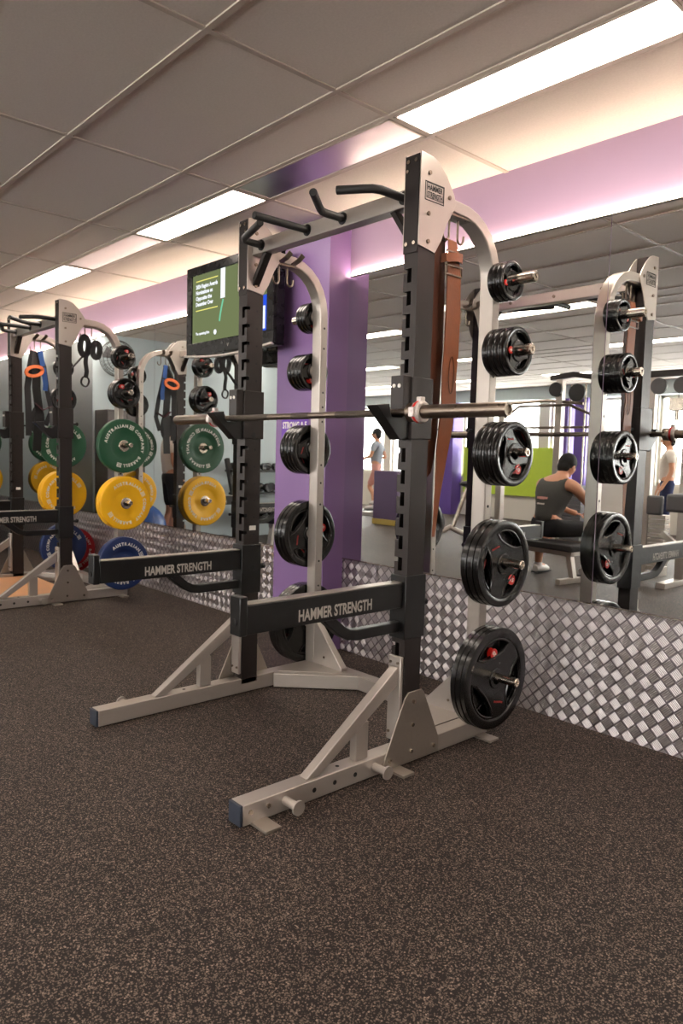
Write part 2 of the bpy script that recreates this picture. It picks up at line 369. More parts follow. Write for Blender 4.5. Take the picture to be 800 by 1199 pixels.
# south wall with a band of windows
sw = MB().box(X0, X1, Y0 - .2, Y0, 0, 0.85).box(X0, X1, Y0 - .2, Y0, 2.46, ZC)
xs = [X0 + 2.2 * i for i in range(11)]
for x in xs: sw.box(x - .12, x + .12, Y0 - .2, Y0, .85, 2.46)
struct('wall_south', sw, 'offwhite')
for i in range(10):
    a, b = xs[i] + .12, xs[i + 1] - .12
    w = empty('window_%d' % (i + 1), ((a + b) / 2, Y0 - .1, .85)); w['kind'] = 'structure'
    fr = MB(); t = .05
    fr.box(a, b, Y0 - .13, Y0 - .07, .85, .85 + t).box(a, b, Y0 - .13, Y0 - .07, 2.46 - t, 2.46)
    for x in (a, (a + b) / 2 - t / 2, b - t): fr.box(x, x + t, Y0 - .13, Y0 - .07, .85, 2.46)
    fr.build('window_frame', 'offwhite', w)
    MB().box(a + .02, b - .02, Y0 - .103, Y0 - .097, .87, 2.44).build('pane', 'glass', w, smooth=False)
struct('trim_1', MB().box(X0, X1, Y0, Y0 + .22, 2.46, ZC), 'paleblue')
# purple piers and lime panels along the south wall
struct('trim_2', MB().box(-11.15, -10.25, Y0 + .01, Y0 + .35, 0, 2.45), 'purpledeep')
struct('trim_3', MB().box(-7.75, -7.5, Y0 + .01, Y0 + .3, 0, 2.45).box(-7.35, -7.1, Y0 + .01, Y0 + .3, 0, 2.45), 'purpledeep')
struct('trim_4', MB().box(-10.15, -7.85, Y0 + .01, Y0 + .06, .5, 1.5), 'lime')
# column standing proud of the mirrored wall
struct('column', MB().box(-3.94, -3.428, -0.172, 0, 0, ZC), 'purple')
# tread-plate kick panel
def plate_panel(n, a, b):
    mb = MB().box(a, b, -0.006, 0, 0.0, ZP)
    o = struct('trim_%d' % n, mb, 'tread', smooth=False)
    struct('trim_%d' % (n + 1), MB().box(a, b, -0.010, 0, ZP - .004, ZP + .002), 'chrome', smooth=False)
plate_panel(5, -10.9, -3.94); plate_panel(7, -3.428, X1)
# mirrors
edges = [(-10.9, -8.1), (-8.1, -5.962), (-5.962, -3.94), (-3.428, -1.692), (-1.692, 0.45), (0.45, 2.6)]
mlab = ['behind the farther rack, first panel from the pale blue end', 'behind the farther rack, its seam beside the hanging straps', 'wall mirror between the farther rack and the purple column, under the television',
        'tall wall mirror just beside the purple column, behind the near rack', 'wall mirror behind the plate pegs of the near rack, reflecting the seated man', 'wall mirror past the last seam, at the edge of the photo']
mlab[0] = 'wall mirror panel ' + mlab[0]; mlab[1] = 'wall mirror panel ' + mlab[1]
for (a, b), l in zip(edges, mlab):
    o = MB().box(a + .0015, b - .0015, -0.006, 0, ZP + .003, ZM).build('wall_mirror', 'mirror', smooth=False, org=Vector((a, 0, ZP)))
    tag(o, l, 'mirror', 'mirror panels along the wall')
# glowing strip on top of the mirrors
for (a, b), l in (((-10.9, -3.95), 'thin glowing light strip on top of the mirror behind the farther rack'), ((-3.42, X1), 'thin glowing light strip on top of the mirror beside the purple column')):
    r = empty('light_strip', (a, 0, ZM), l, 'light', 'glowing strips above the mirrors')
    MB().box(a, b, -0.020, -0.001, ZM + .001, ZM + .004).build('channel', 'silver', r, smooth=False)
    MB().box(a, b, -0.017, -0.004, ZM + .0045, ZM + .008).build('glow', 'led', r, smooth=False)
# ceiling grid
gb = MB(); k = 0
ys = []
for k in range(5):
    for q in (-.585, -.855, -1.155, -1.755, -2.355):
        if q - 2.4 * k > Y0: ys.append(q - 2.4 * k)
for y in ys: gb.box(X0, X1, y - .012, y + .012, ZC - .006, ZC)
gx = [-2.28 + 1.2 * i for i in range(-12, 7)]
for x in gx: gb.box(x - .012, x + .012, Y0, 0, ZC - .0055, ZC)
struct('trim_9', gb, 'tbar', smooth=False)
rowname = ['first row from the mirrors', 'second row from the mirrors', 'third row from the mirrors', 'fourth row from the mirrors']
def cell_label(x, k, lit):
    if k == 0:
        d = {(-2.28): 'large lit ceiling panel nearest the camera, above the near rack plates', (-3.48): 'unlit glossy ceiling fitting above the near rack, between two lit panels', (-4.68): 'lit ceiling panel just past the near rack crossbar',
             (-5.88): 'unlit glossy ceiling fitting between the two farther lit panels', (-7.08): 'smallest looking lit ceiling panel, above the farther rack'}
        for a, t in d.items():
            if abs(a - x) < .01: return t
    return None
for k in range(4):
    ya, yb = -.585 - 2.4 * k, -.855 - 2.4 * k
    for i, x in enumerate(gx):
        lit = (round((x + 2.28) / 1.2) % 2 == 0)
        if k and not lit: continue
        if k == 0 and (x > -1.9 or x < -7.3) and not lit: continue
        lb = cell_label(x, k, lit) or 'lit ceiling panel seen in the mirror, %s' % rowname[k]
        r = empty('ceiling_light' if lit else 'louvre_light', (x + .6, (ya + yb) / 2, ZC), lb, 'ceiling light', 'lit ceiling panels in the %s' % rowname[k] if lit else 'unlit glossy ceiling fittings')
        fr = MB(); xa, xb = x + .012, x + 1.188; y0, y1 = yb + .012, ya - .012
        fr.box(xa, xb, y0, y0 + .012, ZC - .008, ZC - .001).box(xa, xb, y1 - .012, y1, ZC - .008, ZC - .001).box(xa, xa + .012, y0, y1, ZC - .008, ZC - .001).box(xb - .012, xb, y0, y1, ZC - .008, ZC - .001)
        fr.build('frame', 'tbar', r, smooth=False)
        MB().box(xa + .012, xb - .012, y0 + .012, y1 - .012, ZC - .005, ZC - .001).build('diffuser' if lit else 'reflector', 'panel' if lit else 'louvre', r, smooth=False)

# ---------------------------------------------------------------- half rack
CX = -2.5505; XO = .6075; XI = .5355; YU = -1.012; UD = .098
YP = -.523; PD = .050
PEGZ = [2.02, 1.722, 1.291, .812, .297]
def half_rack():
    R = empty('half_rack', (CX, -1.0, 0))
    def X(m, a): return CX + m * a
    for m in (1, -1):
        xa, xb = X(m, XI), X(m, XO)
        xm = X(m, (XI + XO) / 2)
        # floor rail
        fl = MB().box(xa, xb, -1.785, -.43, 0.004, .078)
        ft = fl.build('floor_rail', 'silver', R, .003)
        MB().box(xa + .001 * m, xb - .001 * m, -1.797, -1.785, .004, .078).build('end_cap', 'endcap', ft, .003)
        tabs = MB()
        for y in (-1.72, -1.055, -.49): tabs.box(X(m, XO - .03), X(m, XO + .085), y - .032, y + .032, 0.0, .011)
        bits(tabs, 'foot_plate', 'brushed', ft, bevel=.001)
        bl = MB()
        for y in (-1.755, -1.68): bl.cyl((X(m, XO), y, .047), (X(m, XO + .005), y, .047), .009, n=6)
        bits(bl, 'bolt', 'chrome', ft)
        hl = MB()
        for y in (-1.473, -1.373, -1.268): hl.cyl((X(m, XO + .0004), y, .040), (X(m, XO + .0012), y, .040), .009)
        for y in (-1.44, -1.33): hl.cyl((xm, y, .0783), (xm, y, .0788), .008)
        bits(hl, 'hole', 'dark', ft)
        for y in (-1.606, -1.165):
            MB().cyl((X(m, XO), y, .043), (X(m, XO + .07), y, .043), .016).cyl((X(m, XO + .07), y, .043), (X(m, XO + .078), y, .043), .026).build('band_peg', 'silver', R)
        # upright with keyholes cut through its front face and inner side
        mb = MB(); s1, s2 = .020, .042; W_ = XO - XI
        zb = [.05]; holes = []
        for kk in range(17, -1, -1):
            t = 1.994 - .0875 * kk; zb += [t - .055, t - .018, t]; holes.append((t - .055, t - .018, 'v')); holes.append((t - .018, t, 'h'))
        zb.append(2.41); hk = {round(a, 5): c for a, b, c in holes}
        def quad(a, b, c, d): mb.add([a, b, c, d], [(0, 1, 2, 3)])
        xs_ = [0, s1, s2, W_]; ys_ = [YU, YU + .02, YU + UD]
        for a, b in zip(zb[:-1], zb[1:]):
            h = hk.get(round(a, 5))
            for i in range(3):
                if (h == 'v' and i == 1) or (h == 'h' and i in (0, 1)): continue
                x0_, x1_ = X(m, XI + xs_[i]), X(m, XI + xs_[i + 1]); quad((x0_, YU, a), (x1_, YU, a), (x1_, YU, b), (x0_, YU, b))
            for i in range(2):
                if h == 'h' and i == 0: continue
                quad((xa, ys_[i], a), (xa, ys_[i + 1], a), (xa, ys_[i + 1], b), (xa, ys_[i], b))
            quad((xb, YU, a), (xb, YU + UD, a), (xb, YU + UD, b), (xb, YU, b)); quad((xa, YU + UD, a), (xb, YU + UD, a), (xb, YU + UD, b), (xa, YU + UD, b))
        up = mb.build('upright', 'charcoal', R, smooth=False)
        so = up.modifiers.new('wall', 'SOLIDIFY'); so.thickness = .004; so.offset = -1
        MB().box(xa + m * .006, xb - m * .006, YU + .045, YU + UD - .006, .06, 2.4).build('hollow_shade', 'dark', up, smooth=False)  # dark box painted in for the shade inside the hollow tube
        # numbered dots beside the keyholes
        nm = MB()
        for kk in range(18):
            t = 1.975 - .0875 * kk; nm.cyl((xa - m * .0002, YU + .062, t), (xa - m * .0009, YU + .062, t), .006, n=8)
        bits(nm, 'index_mark', 'dark', up)
        MB().box(xa - m * .0008, xa - m * .0002, YU + .035, YU + .075, .858, .882).build('sticker', 'white', up, smooth=False, label='small white sticker')
        # front cap plate with bolts, head plates
        cp = MB().box(X(m, XI - .002), X(m, XO - .002), YU - .006, YU - .0005, 2.05, 2.418)
        cap = cp.build('front_cover', 'black', R, .0015)
        cap.data.materials[0] = M['charcoal']
        b_ = MB()
        for z in (2.395, 2.085):
            for a in (XI + .016, XO - .016): b_.cyl((X(m, a), YU - .006, z), (X(m, a), YU - .011, z), .008, n=8)
        b_.cyl((X(m, XI + .012), YU - .006, 2.36), (X(m, XI + .012), YU - .011, 2.36), .007, n=8)
        bits(b_, 'bolt', 'chrome', cap)
        poly = [(-1.016, 2.424), (-.945, 2.420), (-.905, 2.405), (-.861, 2.368), (-.815, 2.310), (-.802, 2.278), (-.815, 2.245), (-.852, 2.19), (-.885, 2.115), (-.921, 2.060), (-1.018, 2.075)]
        for side, xx in ((1, XO), (0, XI)):
            hx = X(m, xx); d = m * (.006 if side else -.006)
            hp = MB().prism(poly, 'x', hx + d * .05, hx + d).build('head_plate', 'silver', R, .0015)
            b2 = MB()
            for y, z in ((-.966, 2.355), (-.845, 2.29), (-.967, 2.202), (-.965, 2.097)): b2.cyl((hx + d, y, z), (hx + d * 1.9, y, z), .0085, n=8)
            bits(b2, 'bolt', 'bar', hp)
            if side:
                lg = MB(); sg = m; Uv = (0, sg, 0); o = lambda y: (hx + d * 1.0 + sg * .0003, y, 0)
                ya, yb, za, zb_ = -.990, -.877, 2.250, 2.322
                def fr(y0, y1, z0, z1, t):
                    for q in ((y0, y1, z0, z0 + t), (y0, y1, z1 - t, z1), (y0, y0 + t, z0, z1), (y1 - t, y1, z0, z1)):
                        lg.box(hx + d + sg * .0002, hx + d + sg * .001, q[0], q[1], q[2], q[3])
                fr(ya, yb, za, zb_, .0035); fr(ya + .009, yb - .004, za + .010, zb_ - .004, .002)
                st = ya + .013 if sg > 0 else yb - .008
                text(lg, 'HAMMER', (hx + d, st, za + .041), Uv, (0, 0, 1), .090, .022, .03, lift=.001)
                text(lg, 'STRENGTH', (hx + d, st, za + .014), Uv, (0, 0, 1), .090, .022, .03, lift=.001)
                lg.build('badge', 'dark', hp, smooth=False, label='dark framed lettering badge')
        # arch and rear post in one bent tube
        pts = [(xm, -.93, 2.272), (xm, -.80, 2.272), (xm, -.71, 2.268), (xm, -.655, 2.254), (xm, -.605, 2.228), (xm, -.562, 2.190), (xm, -.529, 2.140), (xm, -.508, 2.085), (xm, -.500, 2.03), (xm, -.498, 1.9), (xm, -.498, .078)]
        post = MB().rectpath(pts, XO - XI, PD).build('storage_post', 'silver', R, .005)
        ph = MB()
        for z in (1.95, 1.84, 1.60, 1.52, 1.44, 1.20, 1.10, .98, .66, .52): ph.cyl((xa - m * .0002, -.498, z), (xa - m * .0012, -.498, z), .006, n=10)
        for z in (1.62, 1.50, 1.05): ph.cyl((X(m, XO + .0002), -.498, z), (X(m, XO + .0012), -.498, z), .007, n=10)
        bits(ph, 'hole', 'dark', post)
        lb = MB().box(xm - .024, xm + .024, YP - .0008, YP - .0002, .335, .425)
        st_ = lb.build('warning_label', 'white', post, smooth=False, label='white label with an orange top')
        MB().box(xm - .024, xm + .024, YP - .0014, YP - .0008, .41, .425).build('label_band', 'straporange', st_, smooth=False)
        # pegs
        for i, z in enumerate(PEGZ):
            r = .0235 if i < 2 else .019
            e = XO + .195
            pg = MB().lathe([(0, -.003), (r - .002, -.003), (r, 0), (r, e - XO - .004), (r - .004, e - XO), (.010, e - XO), (.008, e - XO - .006), (0, e - XO - .006)], (0, 0, 0), 'x', 24)
            pg.v = [(X(m, XO) + m * v[0], -.498 + v[1], z + v[2]) for v in pg.v]
            p_ = pg.build('storage_peg', 'chrome', R)
            MB().cyl((X(m, XO), -.498, z), (X(m, XO + .004), -.498, z), r + .012).build('flange', 'silver', p_)
        # inner gusset of the post
        g = MB().prism([(X(m, XI), .078), (X(m, XI - .235), .078), (X(m, XI - .235), .098), (X(m, XI), .335)], 'y', -.520, -.478).build('post_gusset', 'silver', R, .003)
        MB().cyl((X(m, XI - .09), -.5202, .13), (X(m, XI - .09), -.523, .13), .007, n=10).build('bolt', 'bar', g)
        # diagonal brace in front of the upright
        br = MB().prism([(-1.500, .079), (-1.435, .079), (-1.031, .340), (-1.031, .415)], 'x', xm - .022, xm + .022).build('brace', 'silver', R, .004)
        MB().box(xm - .018, xm + .018, -1.25, -1.185, .079, .228).build('brace_stub', 'silver', br, .003)
        pl_ = MB().box(xm - .034, xm + .034, -1.030, YU - .001, .105, .455).build('mount_plate', 'silver', R, .003)
        b3 = MB()
        for z in (.43, .14):
            for a in (-.02, .02): b3.cyl((xm + a, -1.030, z), (xm + a, -1.036, z), .006, n=8)
        bits(b3, 'bolt', 'bar', pl_)
        # trapezoid side gusset
        gx_ = X(m, XO)
        gs = MB().prism([(-1.135, .012), (-1.125, .030), (-1.005, .285), (-.985, .305), (-.905, .305), (-.890, .290), (-.785, .070), (-.785, .012)], 'x', gx_ + m * .0005, gx_ + m * .007).build('side_gusset', 'brushed', R, .0015)
        b4 = MB()
        for y, z in ((-.955, .262), (-.955, .165), (-.96, .055), (-.82, .045), (-1.085, .045)): b4.cyl((gx_ + m * .007, y, z), (gx_ + m * .012, y, z), .0085, n=8)
        bits(b4, 'bolt', 'chrome', gs)
        # diagonal rear beam
        MB().beam((X(m, XI - .004), -.80, .041), (X(m, .205), -.465, .041), .06, .074).build('corner_beam', 'silver', R, .003)
        # J-cup
        jc = MB()
        jc.box(xa - m * .007, xb + m * .007, YU - .012, YU + UD + .012, 1.33, 1.572)
        sl = jc.build('j_cup', 'charcoal', R, .003)
        hk_ = MB().prism([(-1.205, 1.452), (-1.135, 1.461), (-1.128, 1.425), (-1.118, 1.412), (-1.065, 1.410), (-1.052, 1.425), (-1.025, 1.50), (-1.025, 1.332), (-1.070, 1.325)], 'x', xm - .030, xm + .030)
        hk_.build('hook', 'black', sl, .003)
        MB().box(xm - .034, xm + .034, YU - .055, YU - .0125, 1.43, 1.575).build('guard_plate', 'charcoal', sl, .003)
        sc_ = MB()
        for a in (-.014, .014): sc_.cyl((xm + a, YU - .055, 1.535), (xm + a, YU - .059, 1.535), .008, n=10)
        bits(sc_, 'screw', 'white', sl)
        MB().cyl((xm, YU + UD + .012, 1.45), (xm, YU + UD + .055, 1.45), .008).cyl((xm, YU + UD + .05, 1.45), (xm, YU + UD + .062, 1.45), .014).build('pull_pin', 'black', sl)
        MB().cyl((xa - m * .0072, -.965, 1.35), (xa - m * .0085, -.965, 1.35), .014, n=6).build('pin_socket', 'dark', sl)
        # safety arm
        sa = MB().box(xa - m * .007, xb + m * .007, YU - .012, YU + UD + .010, .528, .785).build('safety_arm', 'black', R, .003)
        ah = .056; arm = MB().box(xm - ah / 2, xm + ah / 2, -1.775, YU - .012, .657, .757)
        arm_o = arm.build('arm', 'black', sa, .004)
        MB().box(xm - ah / 2 + .004, xm + ah / 2 - .004, -1.77, YU - .012, .757, .7605).build('wear_strip', 'brushed', arm_o, .001)
        MB().box(xm - .030, xm + .030, -1.806, -1.7755, .655, .788).build('stop_plate', 'endcap', arm_o, .004).data.materials[0] = M['black']
        MB().cyl((xm, -1.806, .70), (xm, -1.809, .70), .012).build('stop_pad', 'dark', arm_o)
        lo = MB().rectpath([(xm, -1.445, .700), (xm, -1.40, .655), (xm, -1.335, .603), (xm, -1.30, .585), (xm, -1.255, .578), (xm, YU - .010, .578)], .036, .042)
        lo.build('under_brace', 'black', arm_o, .004)
        for sg in ((1,) if m == 1 else (1, -1)):
            tx = MB(); text(tx, 'HAMMER STRENGTH', (xm + sg * (ah / 2), -1.558 if sg > 0 else -1.198, .674), (0, sg, 0), (0, 0, 1), .360, .042, .03, lift=.0009)
            tx.build('lettering', 'textgrey', arm_o, smooth=False, label='silver grey lettering')
        MB().cyl((xm, YU + UD + .010, .66), (xm, YU + UD + .05, .66), .008).cyl((xm, YU + UD + .045, .66), (xm, YU + UD + .06, .66), .014).build('pull_pin', 'black', sa)
        MB().prism([(-.975, .665), (-.96, .680), (-.945, .665), (-.96, .650)], 'x', xa - m * .0072, xa - m * .0085).build('pin_socket', 'dark', sa)
        # accessory hooks under the arch
        hb = MB().box(xm - .03, xm + .03, -.84, -.675, 2.236, 2.247).build('hook_bracket', 'bar', R, .001)
        for y, sg in ((-.79, -1), (-.735, 1)):
            hp_ = [(xm, y, 2.238), (xm, y, 2.165)] + [(xm, y + sg * .019 - sg * .019 * math.cos(t), 2.165 - .021 * math.sin(t)) for t in [PI * j / 8 for j in range(1, 9)]] + [(xm, y + sg * .040, 2.180)]
            MB().tube(hp_, .0048, 8).build('hanging_hook', 'bar', hb)
        for y in (-.80, -.72):
            hp_ = [(xm - m * .02, y, 2.250), (xm - m * .055, y - .01, 2.250), (xm - m * .085, y - .005, 2.262), (xm - m * .10, y + .01, 2.290)]
            MB().rectpath(hp_, .03, .007, (0, 1, 0)).build('horn_hook', 'bar', hb, .001)
    # rear crossmember and platform
    MB().box(CX - .24, CX + .24, -.495, -.43, .004, .078).build('rear_beam', 'silver', R, .003)
    pf = MB().prism([(CX - XI, -.775), (CX - .235, -.49), (CX + .235, -.49), (CX + XI, -.775), (CX + XI, -.43), (CX - XI, -.43)], 'z', .0785, .082)
    pf.build('base_platform', 'silver', R, .001)
    h2 = MB()
    for x in (CX - .46, CX - .29, CX - .16, CX + .16, CX + .25): pass
    # crossbar
    cb = MB().box(CX - XI + .006, CX + XI - .006, -.992, -.932, 2.243, 2.312).build('crossbar', 'silver', R, .004)
    for m in (1, -1):
        MB().prism([(X(m, XI - .007), 2.095), (X(m, XI - .007), 2.135), (X(m, XI - .085), 2.2425), (X(m, XI - .115), 2.2425)], 'y', -.985, -.945).build('corner_strut', 'charcoal', cb, .002)
        rc = MB()
    for a in (-.32, 0, .32): MB().cyl((CX + a, -.932, 2.278), (CX + a, -.925, 2.278), .010, n=6).build('bolt', 'bar', cb)
    grips = [[(-2.045, -.995, 2.278), (-2.047, -1.12, 2.278), (-2.060, -1.15, 2.278), (-2.090, -1.175, 2.278), (-2.175, -1.235, 2.278)],
             [(-2.405, -.995, 2.278), (-2.408, -1.08, 2.278), (-2.400, -1.115, 2.278), (-2.378, -1.145, 2.278), (-2.255, -1.285, 2.278)],
             [(-2.645, -.995, 2.278), (-2.648, -1.10, 2.278), (-2.650, -1.20, 2.278), (-2.652, -1.285, 2.278)],
             [(-3.000, -.995, 2.278), (-2.998, -1.06, 2.278), (-2.985, -1.10, 2.278), (-2.955, -1.122, 2.278), (-2.715, -1.205, 2.278)]]
    for g in grips:
        go = MB().tube(g, .0165, 14, (0, 0, 1)).build('pull_up_grip', 'grip', R, .003)
        MB().cyl((g[0][0], -.996, g[0][2]), (g[0][0], -.990, g[0][2]), .026).build('grip_collar', 'black', go)
    return R
rack = half_rack()
tag(rack, 'near silver and charcoal half rack holding the barbell, in front of the purple column', 'squat rack', 'half racks along the mirrors')
index_kids(rack)
DX, DY = -3.88, .11
rack2 = copy_tree(rack, rack.location + Vector((DX, DY, 0)))
rack2['label'] = 'farther silver and charcoal half rack loaded with coloured bumper plates and hanging straps'

# ---------------------------------------------------------------- plates
def grip_plate(R_, t, name='weight_plate', num='20'):
    r = empty(name, (0, 0, 0))
    mb = MB(); n = 64
    mb.lathe([(.80 * R_, .30 * t), (.815 * R_, .44 * t), (.84 * R_, .49 * t), (.955 * R_, .5 * t), (.985 * R_, .45 * t), (R_, .33 * t), (R_, -.33 * t), (.985 * R_, -.45 * t), (.955 * R_, -.5 * t), (.84 * R_, -.49 * t), (.815 * R_, -.44 * t), (.80 * R_, -.30 * t)], (0, 0, 0), 'x', n, closed=True)
    # web with three bean-shaped hand holes
    bm = bmesh.new(); h = .30 * t
    def loop(pts):
        vs = [bm.verts.new((h, p[0], p[1])) for p in pts]
        return [bm.edges.new((vs[i], vs[(i + 1) % len(vs)])) for i in range(len(vs))]
    es = []; circ = lambda rr, k: [(rr * math.cos(2 * PI * i / k), rr * math.sin(2 * PI * i / k)) for i in range(k)]
    es += loop(circ(.805 * R_, 60)); es += loop(circ(min(.026, .3 * R_), 24)); hl = []
    for s_ in range(3):
        th0 = s_ * 2 * PI / 3 + PI / 2; pts = []
        for i in range(15):
            q = -1 + 2 * i / 14; th = th0 + math.radians(41) * q; rr = (.785 - .035 * q * q) * R_; pts.append((rr * math.cos(th), rr * math.sin(th)))
        for i in range(1, 14):
            q = 1 - 2 * i / 14; th = th0 + math.radians(41) * q; rr = (.75 - .30 * math.sqrt(max(0, 1 - q * q))) * R_; pts.append((rr * math.cos(th), rr * math.sin(th)))
        hl.append(pts); es += loop(pts)
    bmesh.ops.triangle_fill(bm, use_beauty=True, edges=es); bm.verts.index_update()
    vs = [v.co.copy() for v in bm.verts]; fs = [tuple(v.index for v in f_.verts) for f_ in bm.faces]; bm.free()
    mb.add(vs, fs); mb.add([(-v.x, v.y, v.z) for v in vs], [f_[::-1] for f_ in fs])
    for pts in hl:
        k = len(pts); mb.add([(h, *p) for p in pts] + [(-h, *p) for p in pts], [(i, (i + 1) % k, k + (i + 1) % k, k + i) for i in range(k)])
        for sg in (1, -1): mb.tube([(sg * h, *p) for p in pts], .022 * R_ + .001, 8, (1, 0, 0), closed=True)
    rb = min(.026, .3 * R_)
    mb.lathe([(rb, -.5 * t), (rb + .016, -.5 * t), (rb + .019, -.42 * t), (rb + .02, -h), (rb + .02, h), (rb + .019, .42 * t), (rb + .016, .5 * t), (rb, .5 * t)], (0, 0, 0), 'x', 32, closed=True)
    mb.build('plate_body', 'rubber', r)
    lg = MB()
    for sg in (1, -1):
        for th, q in ((-30, .60),):
            a = math.radians(th); rr = max(.52 * R_, rb + .026 if R_ > .1 else .55 * R_); c_ = (sg * h, rr * math.cos(a), rr * math.sin(a)); qd = min(.023, .15 * R_)
            lg.cyl(c_, (sg * (h + .003), c_[1], c_[2]), qd)
    bd = lg.build('badge', 'red', r, label='round red badge')
    dg = MB()
    for sg in (1, -1):
        a = math.radians(-30); rr = max(.52 * R_, rb + .026 if R_ > .1 else .55 * R_); s_ = min(.023, .15 * R_)
        text(dg, num, (sg * (h + .003), rr * math.cos(a), rr * math.sin(a) - s_ * .35), (0, sg, 0), (0, 0, 1), s_ * 1.2, s_ * .75, .03, 'C', .0006)
    dg.build('badge_digits', 'white', bd, smooth=False)
    sw_ = MB()
    for sg in (1, -1):
        a = math.radians(90 + 60); pts = [(sg * (h + .0008), .5 * R_ * math.cos(a) + q * R_, .5 * R_ * math.sin(a) + .09 * R_ * math.sin(q * 9)) for q in (-.12, -.06, 0, .06, .12)]
        sw_.rectpath(pts, .0012, .028 * R_ + .002, (1, 0, 0))
    sw_.build('printed_mark', 'redprint', r)
    return r
def bumper(color, t):
    r = empty('bumper_plate', (0, 0, 0)); R_ = .225
    mb = MB().lathe([(.026, .42 * t), (.05, .42 * t), (.075, .36 * t), (.10, .36 * t), (.118, .44 * t), (.125, .5 * t), (.205, .5 * t), (.219, .46 * t), (.225, .36 * t), (.225, -.36 * t), (.219, -.46 * t), (.205, -.5 * t), (.125, -.5 * t), (.118, -.44 * t), (.10, -.36 * t), (.075, -.36 * t), (.05, -.42 * t), (.026, -.42 * t)], (0, 0, 0), 'x', 72, closed=True)
    mb.build('plate_body', color, r)
    MB().lathe([(.025, .46 * t), (.044, .46 * t), (.048, .42 * t), (.048, -.42 * t), (.044, -.46 * t), (.025, -.46 * t)], (0, 0, 0), 'x', 36, closed=True).build('steel_hub', 'chrome', r)
    tx = MB(); a = ring_text(tx, 'AUSTRALIAN', (0, 0, 0), .168, -82, .026, .04, .5 * t + .0008)
    def block(a):
        aa = math.radians(a); rad = Vector((0, math.sin(aa), math.cos(aa))); tan = Vector((0, math.cos(aa), -math.sin(aa))); c_ = rad * .166 + Vector((.5 * t + .0008, 0, 0))
        for p, q, w, hh in ((0, .014, .044, .006), (0, -.014, .044, .006), (-.013, 0, .010, .014), (.002, 0, .010, .014), (.016, 0, .010, .014)):
            tx.add([c_ + tan * (p + i * w / 2) + rad * (q + j * hh / 2) for i, j in ((-1, -1), (1, -1), (1, 1), (-1, 1))], [(0, 1, 2, 3)])
    block(a + 10); a = ring_text(tx, 'COMPANY', (0, 0, 0), .166, a + 24, .026, .04, .5 * t + .0008)
    a = ring_text(tx, 'BARBELL', (0, 0, 0), .166, a + 12, .026, .04, .5 * t + .0008); block(a + 10)
    tx.build('lettering', 'white', r, smooth=False, label='white ring of lettering')
    return r
protos = {}
SZ = [(.083, .025, 3), (.1025, .030, 4), (.1395, .031, 4), (.190, .032, 3), (.2275, .027, 3)]
sizew = ['tiny', 'small', 'medium', 'large', 'largest']
pegw = ['top peg', 'second peg down', 'middle peg', 'fourth peg down', 'lowest peg']
ordw = {3: ['innermost', 'middle', 'outermost'], 4: ['innermost', 'second innermost', 'second outermost', 'outermost'], 2: ['inner', 'outer'], 1: ['single']}
used = set()
def place(key, maker, loc, roll, label, cat, group, yaw=0.0):
    if key not in protos:
        protos[key] = maker(); index_kids(None)
    if key in used: o = copy_tree(protos[key], loc)
    else: o = protos[key]; used.add(key)
    o.location = loc; o.rotation_euler = (roll, 0, yaw)
    tag(o, label, cat, group); return o
for m, sd in ((1, 'plate side towards the camera'), (-1, 'side beside the television')):
    for i, (R_, t, n) in enumerate(SZ):
        x = XO + .006
        for j in range(n):
            xx = CX + m * (x + t / 2); x += t + .0006
            sag = (.026 - (.0235 if i < 2 else .019)) if R_ > .09 else (.3 * R_ - .0235)
            sidew = 'near rack, camera side' if m == 1 else 'near rack, column side'
            place(('g', i), lambda R_=R_, t=t, i=i: grip_plate(R_, t, num=('2.5', '5', '10', '15', '20')[i]), Vector((xx, -.498, PEGZ[i] - max(0, sag))), {0: -2.3, 1: -2.6, 2: -.6, 3: -.35, 4: 2.3}[i] + (.9 * j if j < n - 1 else 0) + (1.2 if m == -1 else 0),
                  '%s %s black plate on %s, %s' % (ordw[n][j], sizew[i], pegw[i], sidew), 'weight plate', 'black rubber plates on the near rack')
C2 = CX + DX; Y2 = -.498 + DY
far = [(1, [('g', 0, 2), ('g', 1, 3), ('green', 1), ('yellow', 2), ('blue', 1)]), (-1, [('g', 0, 1), ('g', 1, 2), ('green', 1), ('yellow', 2), ('blue', 1)])]
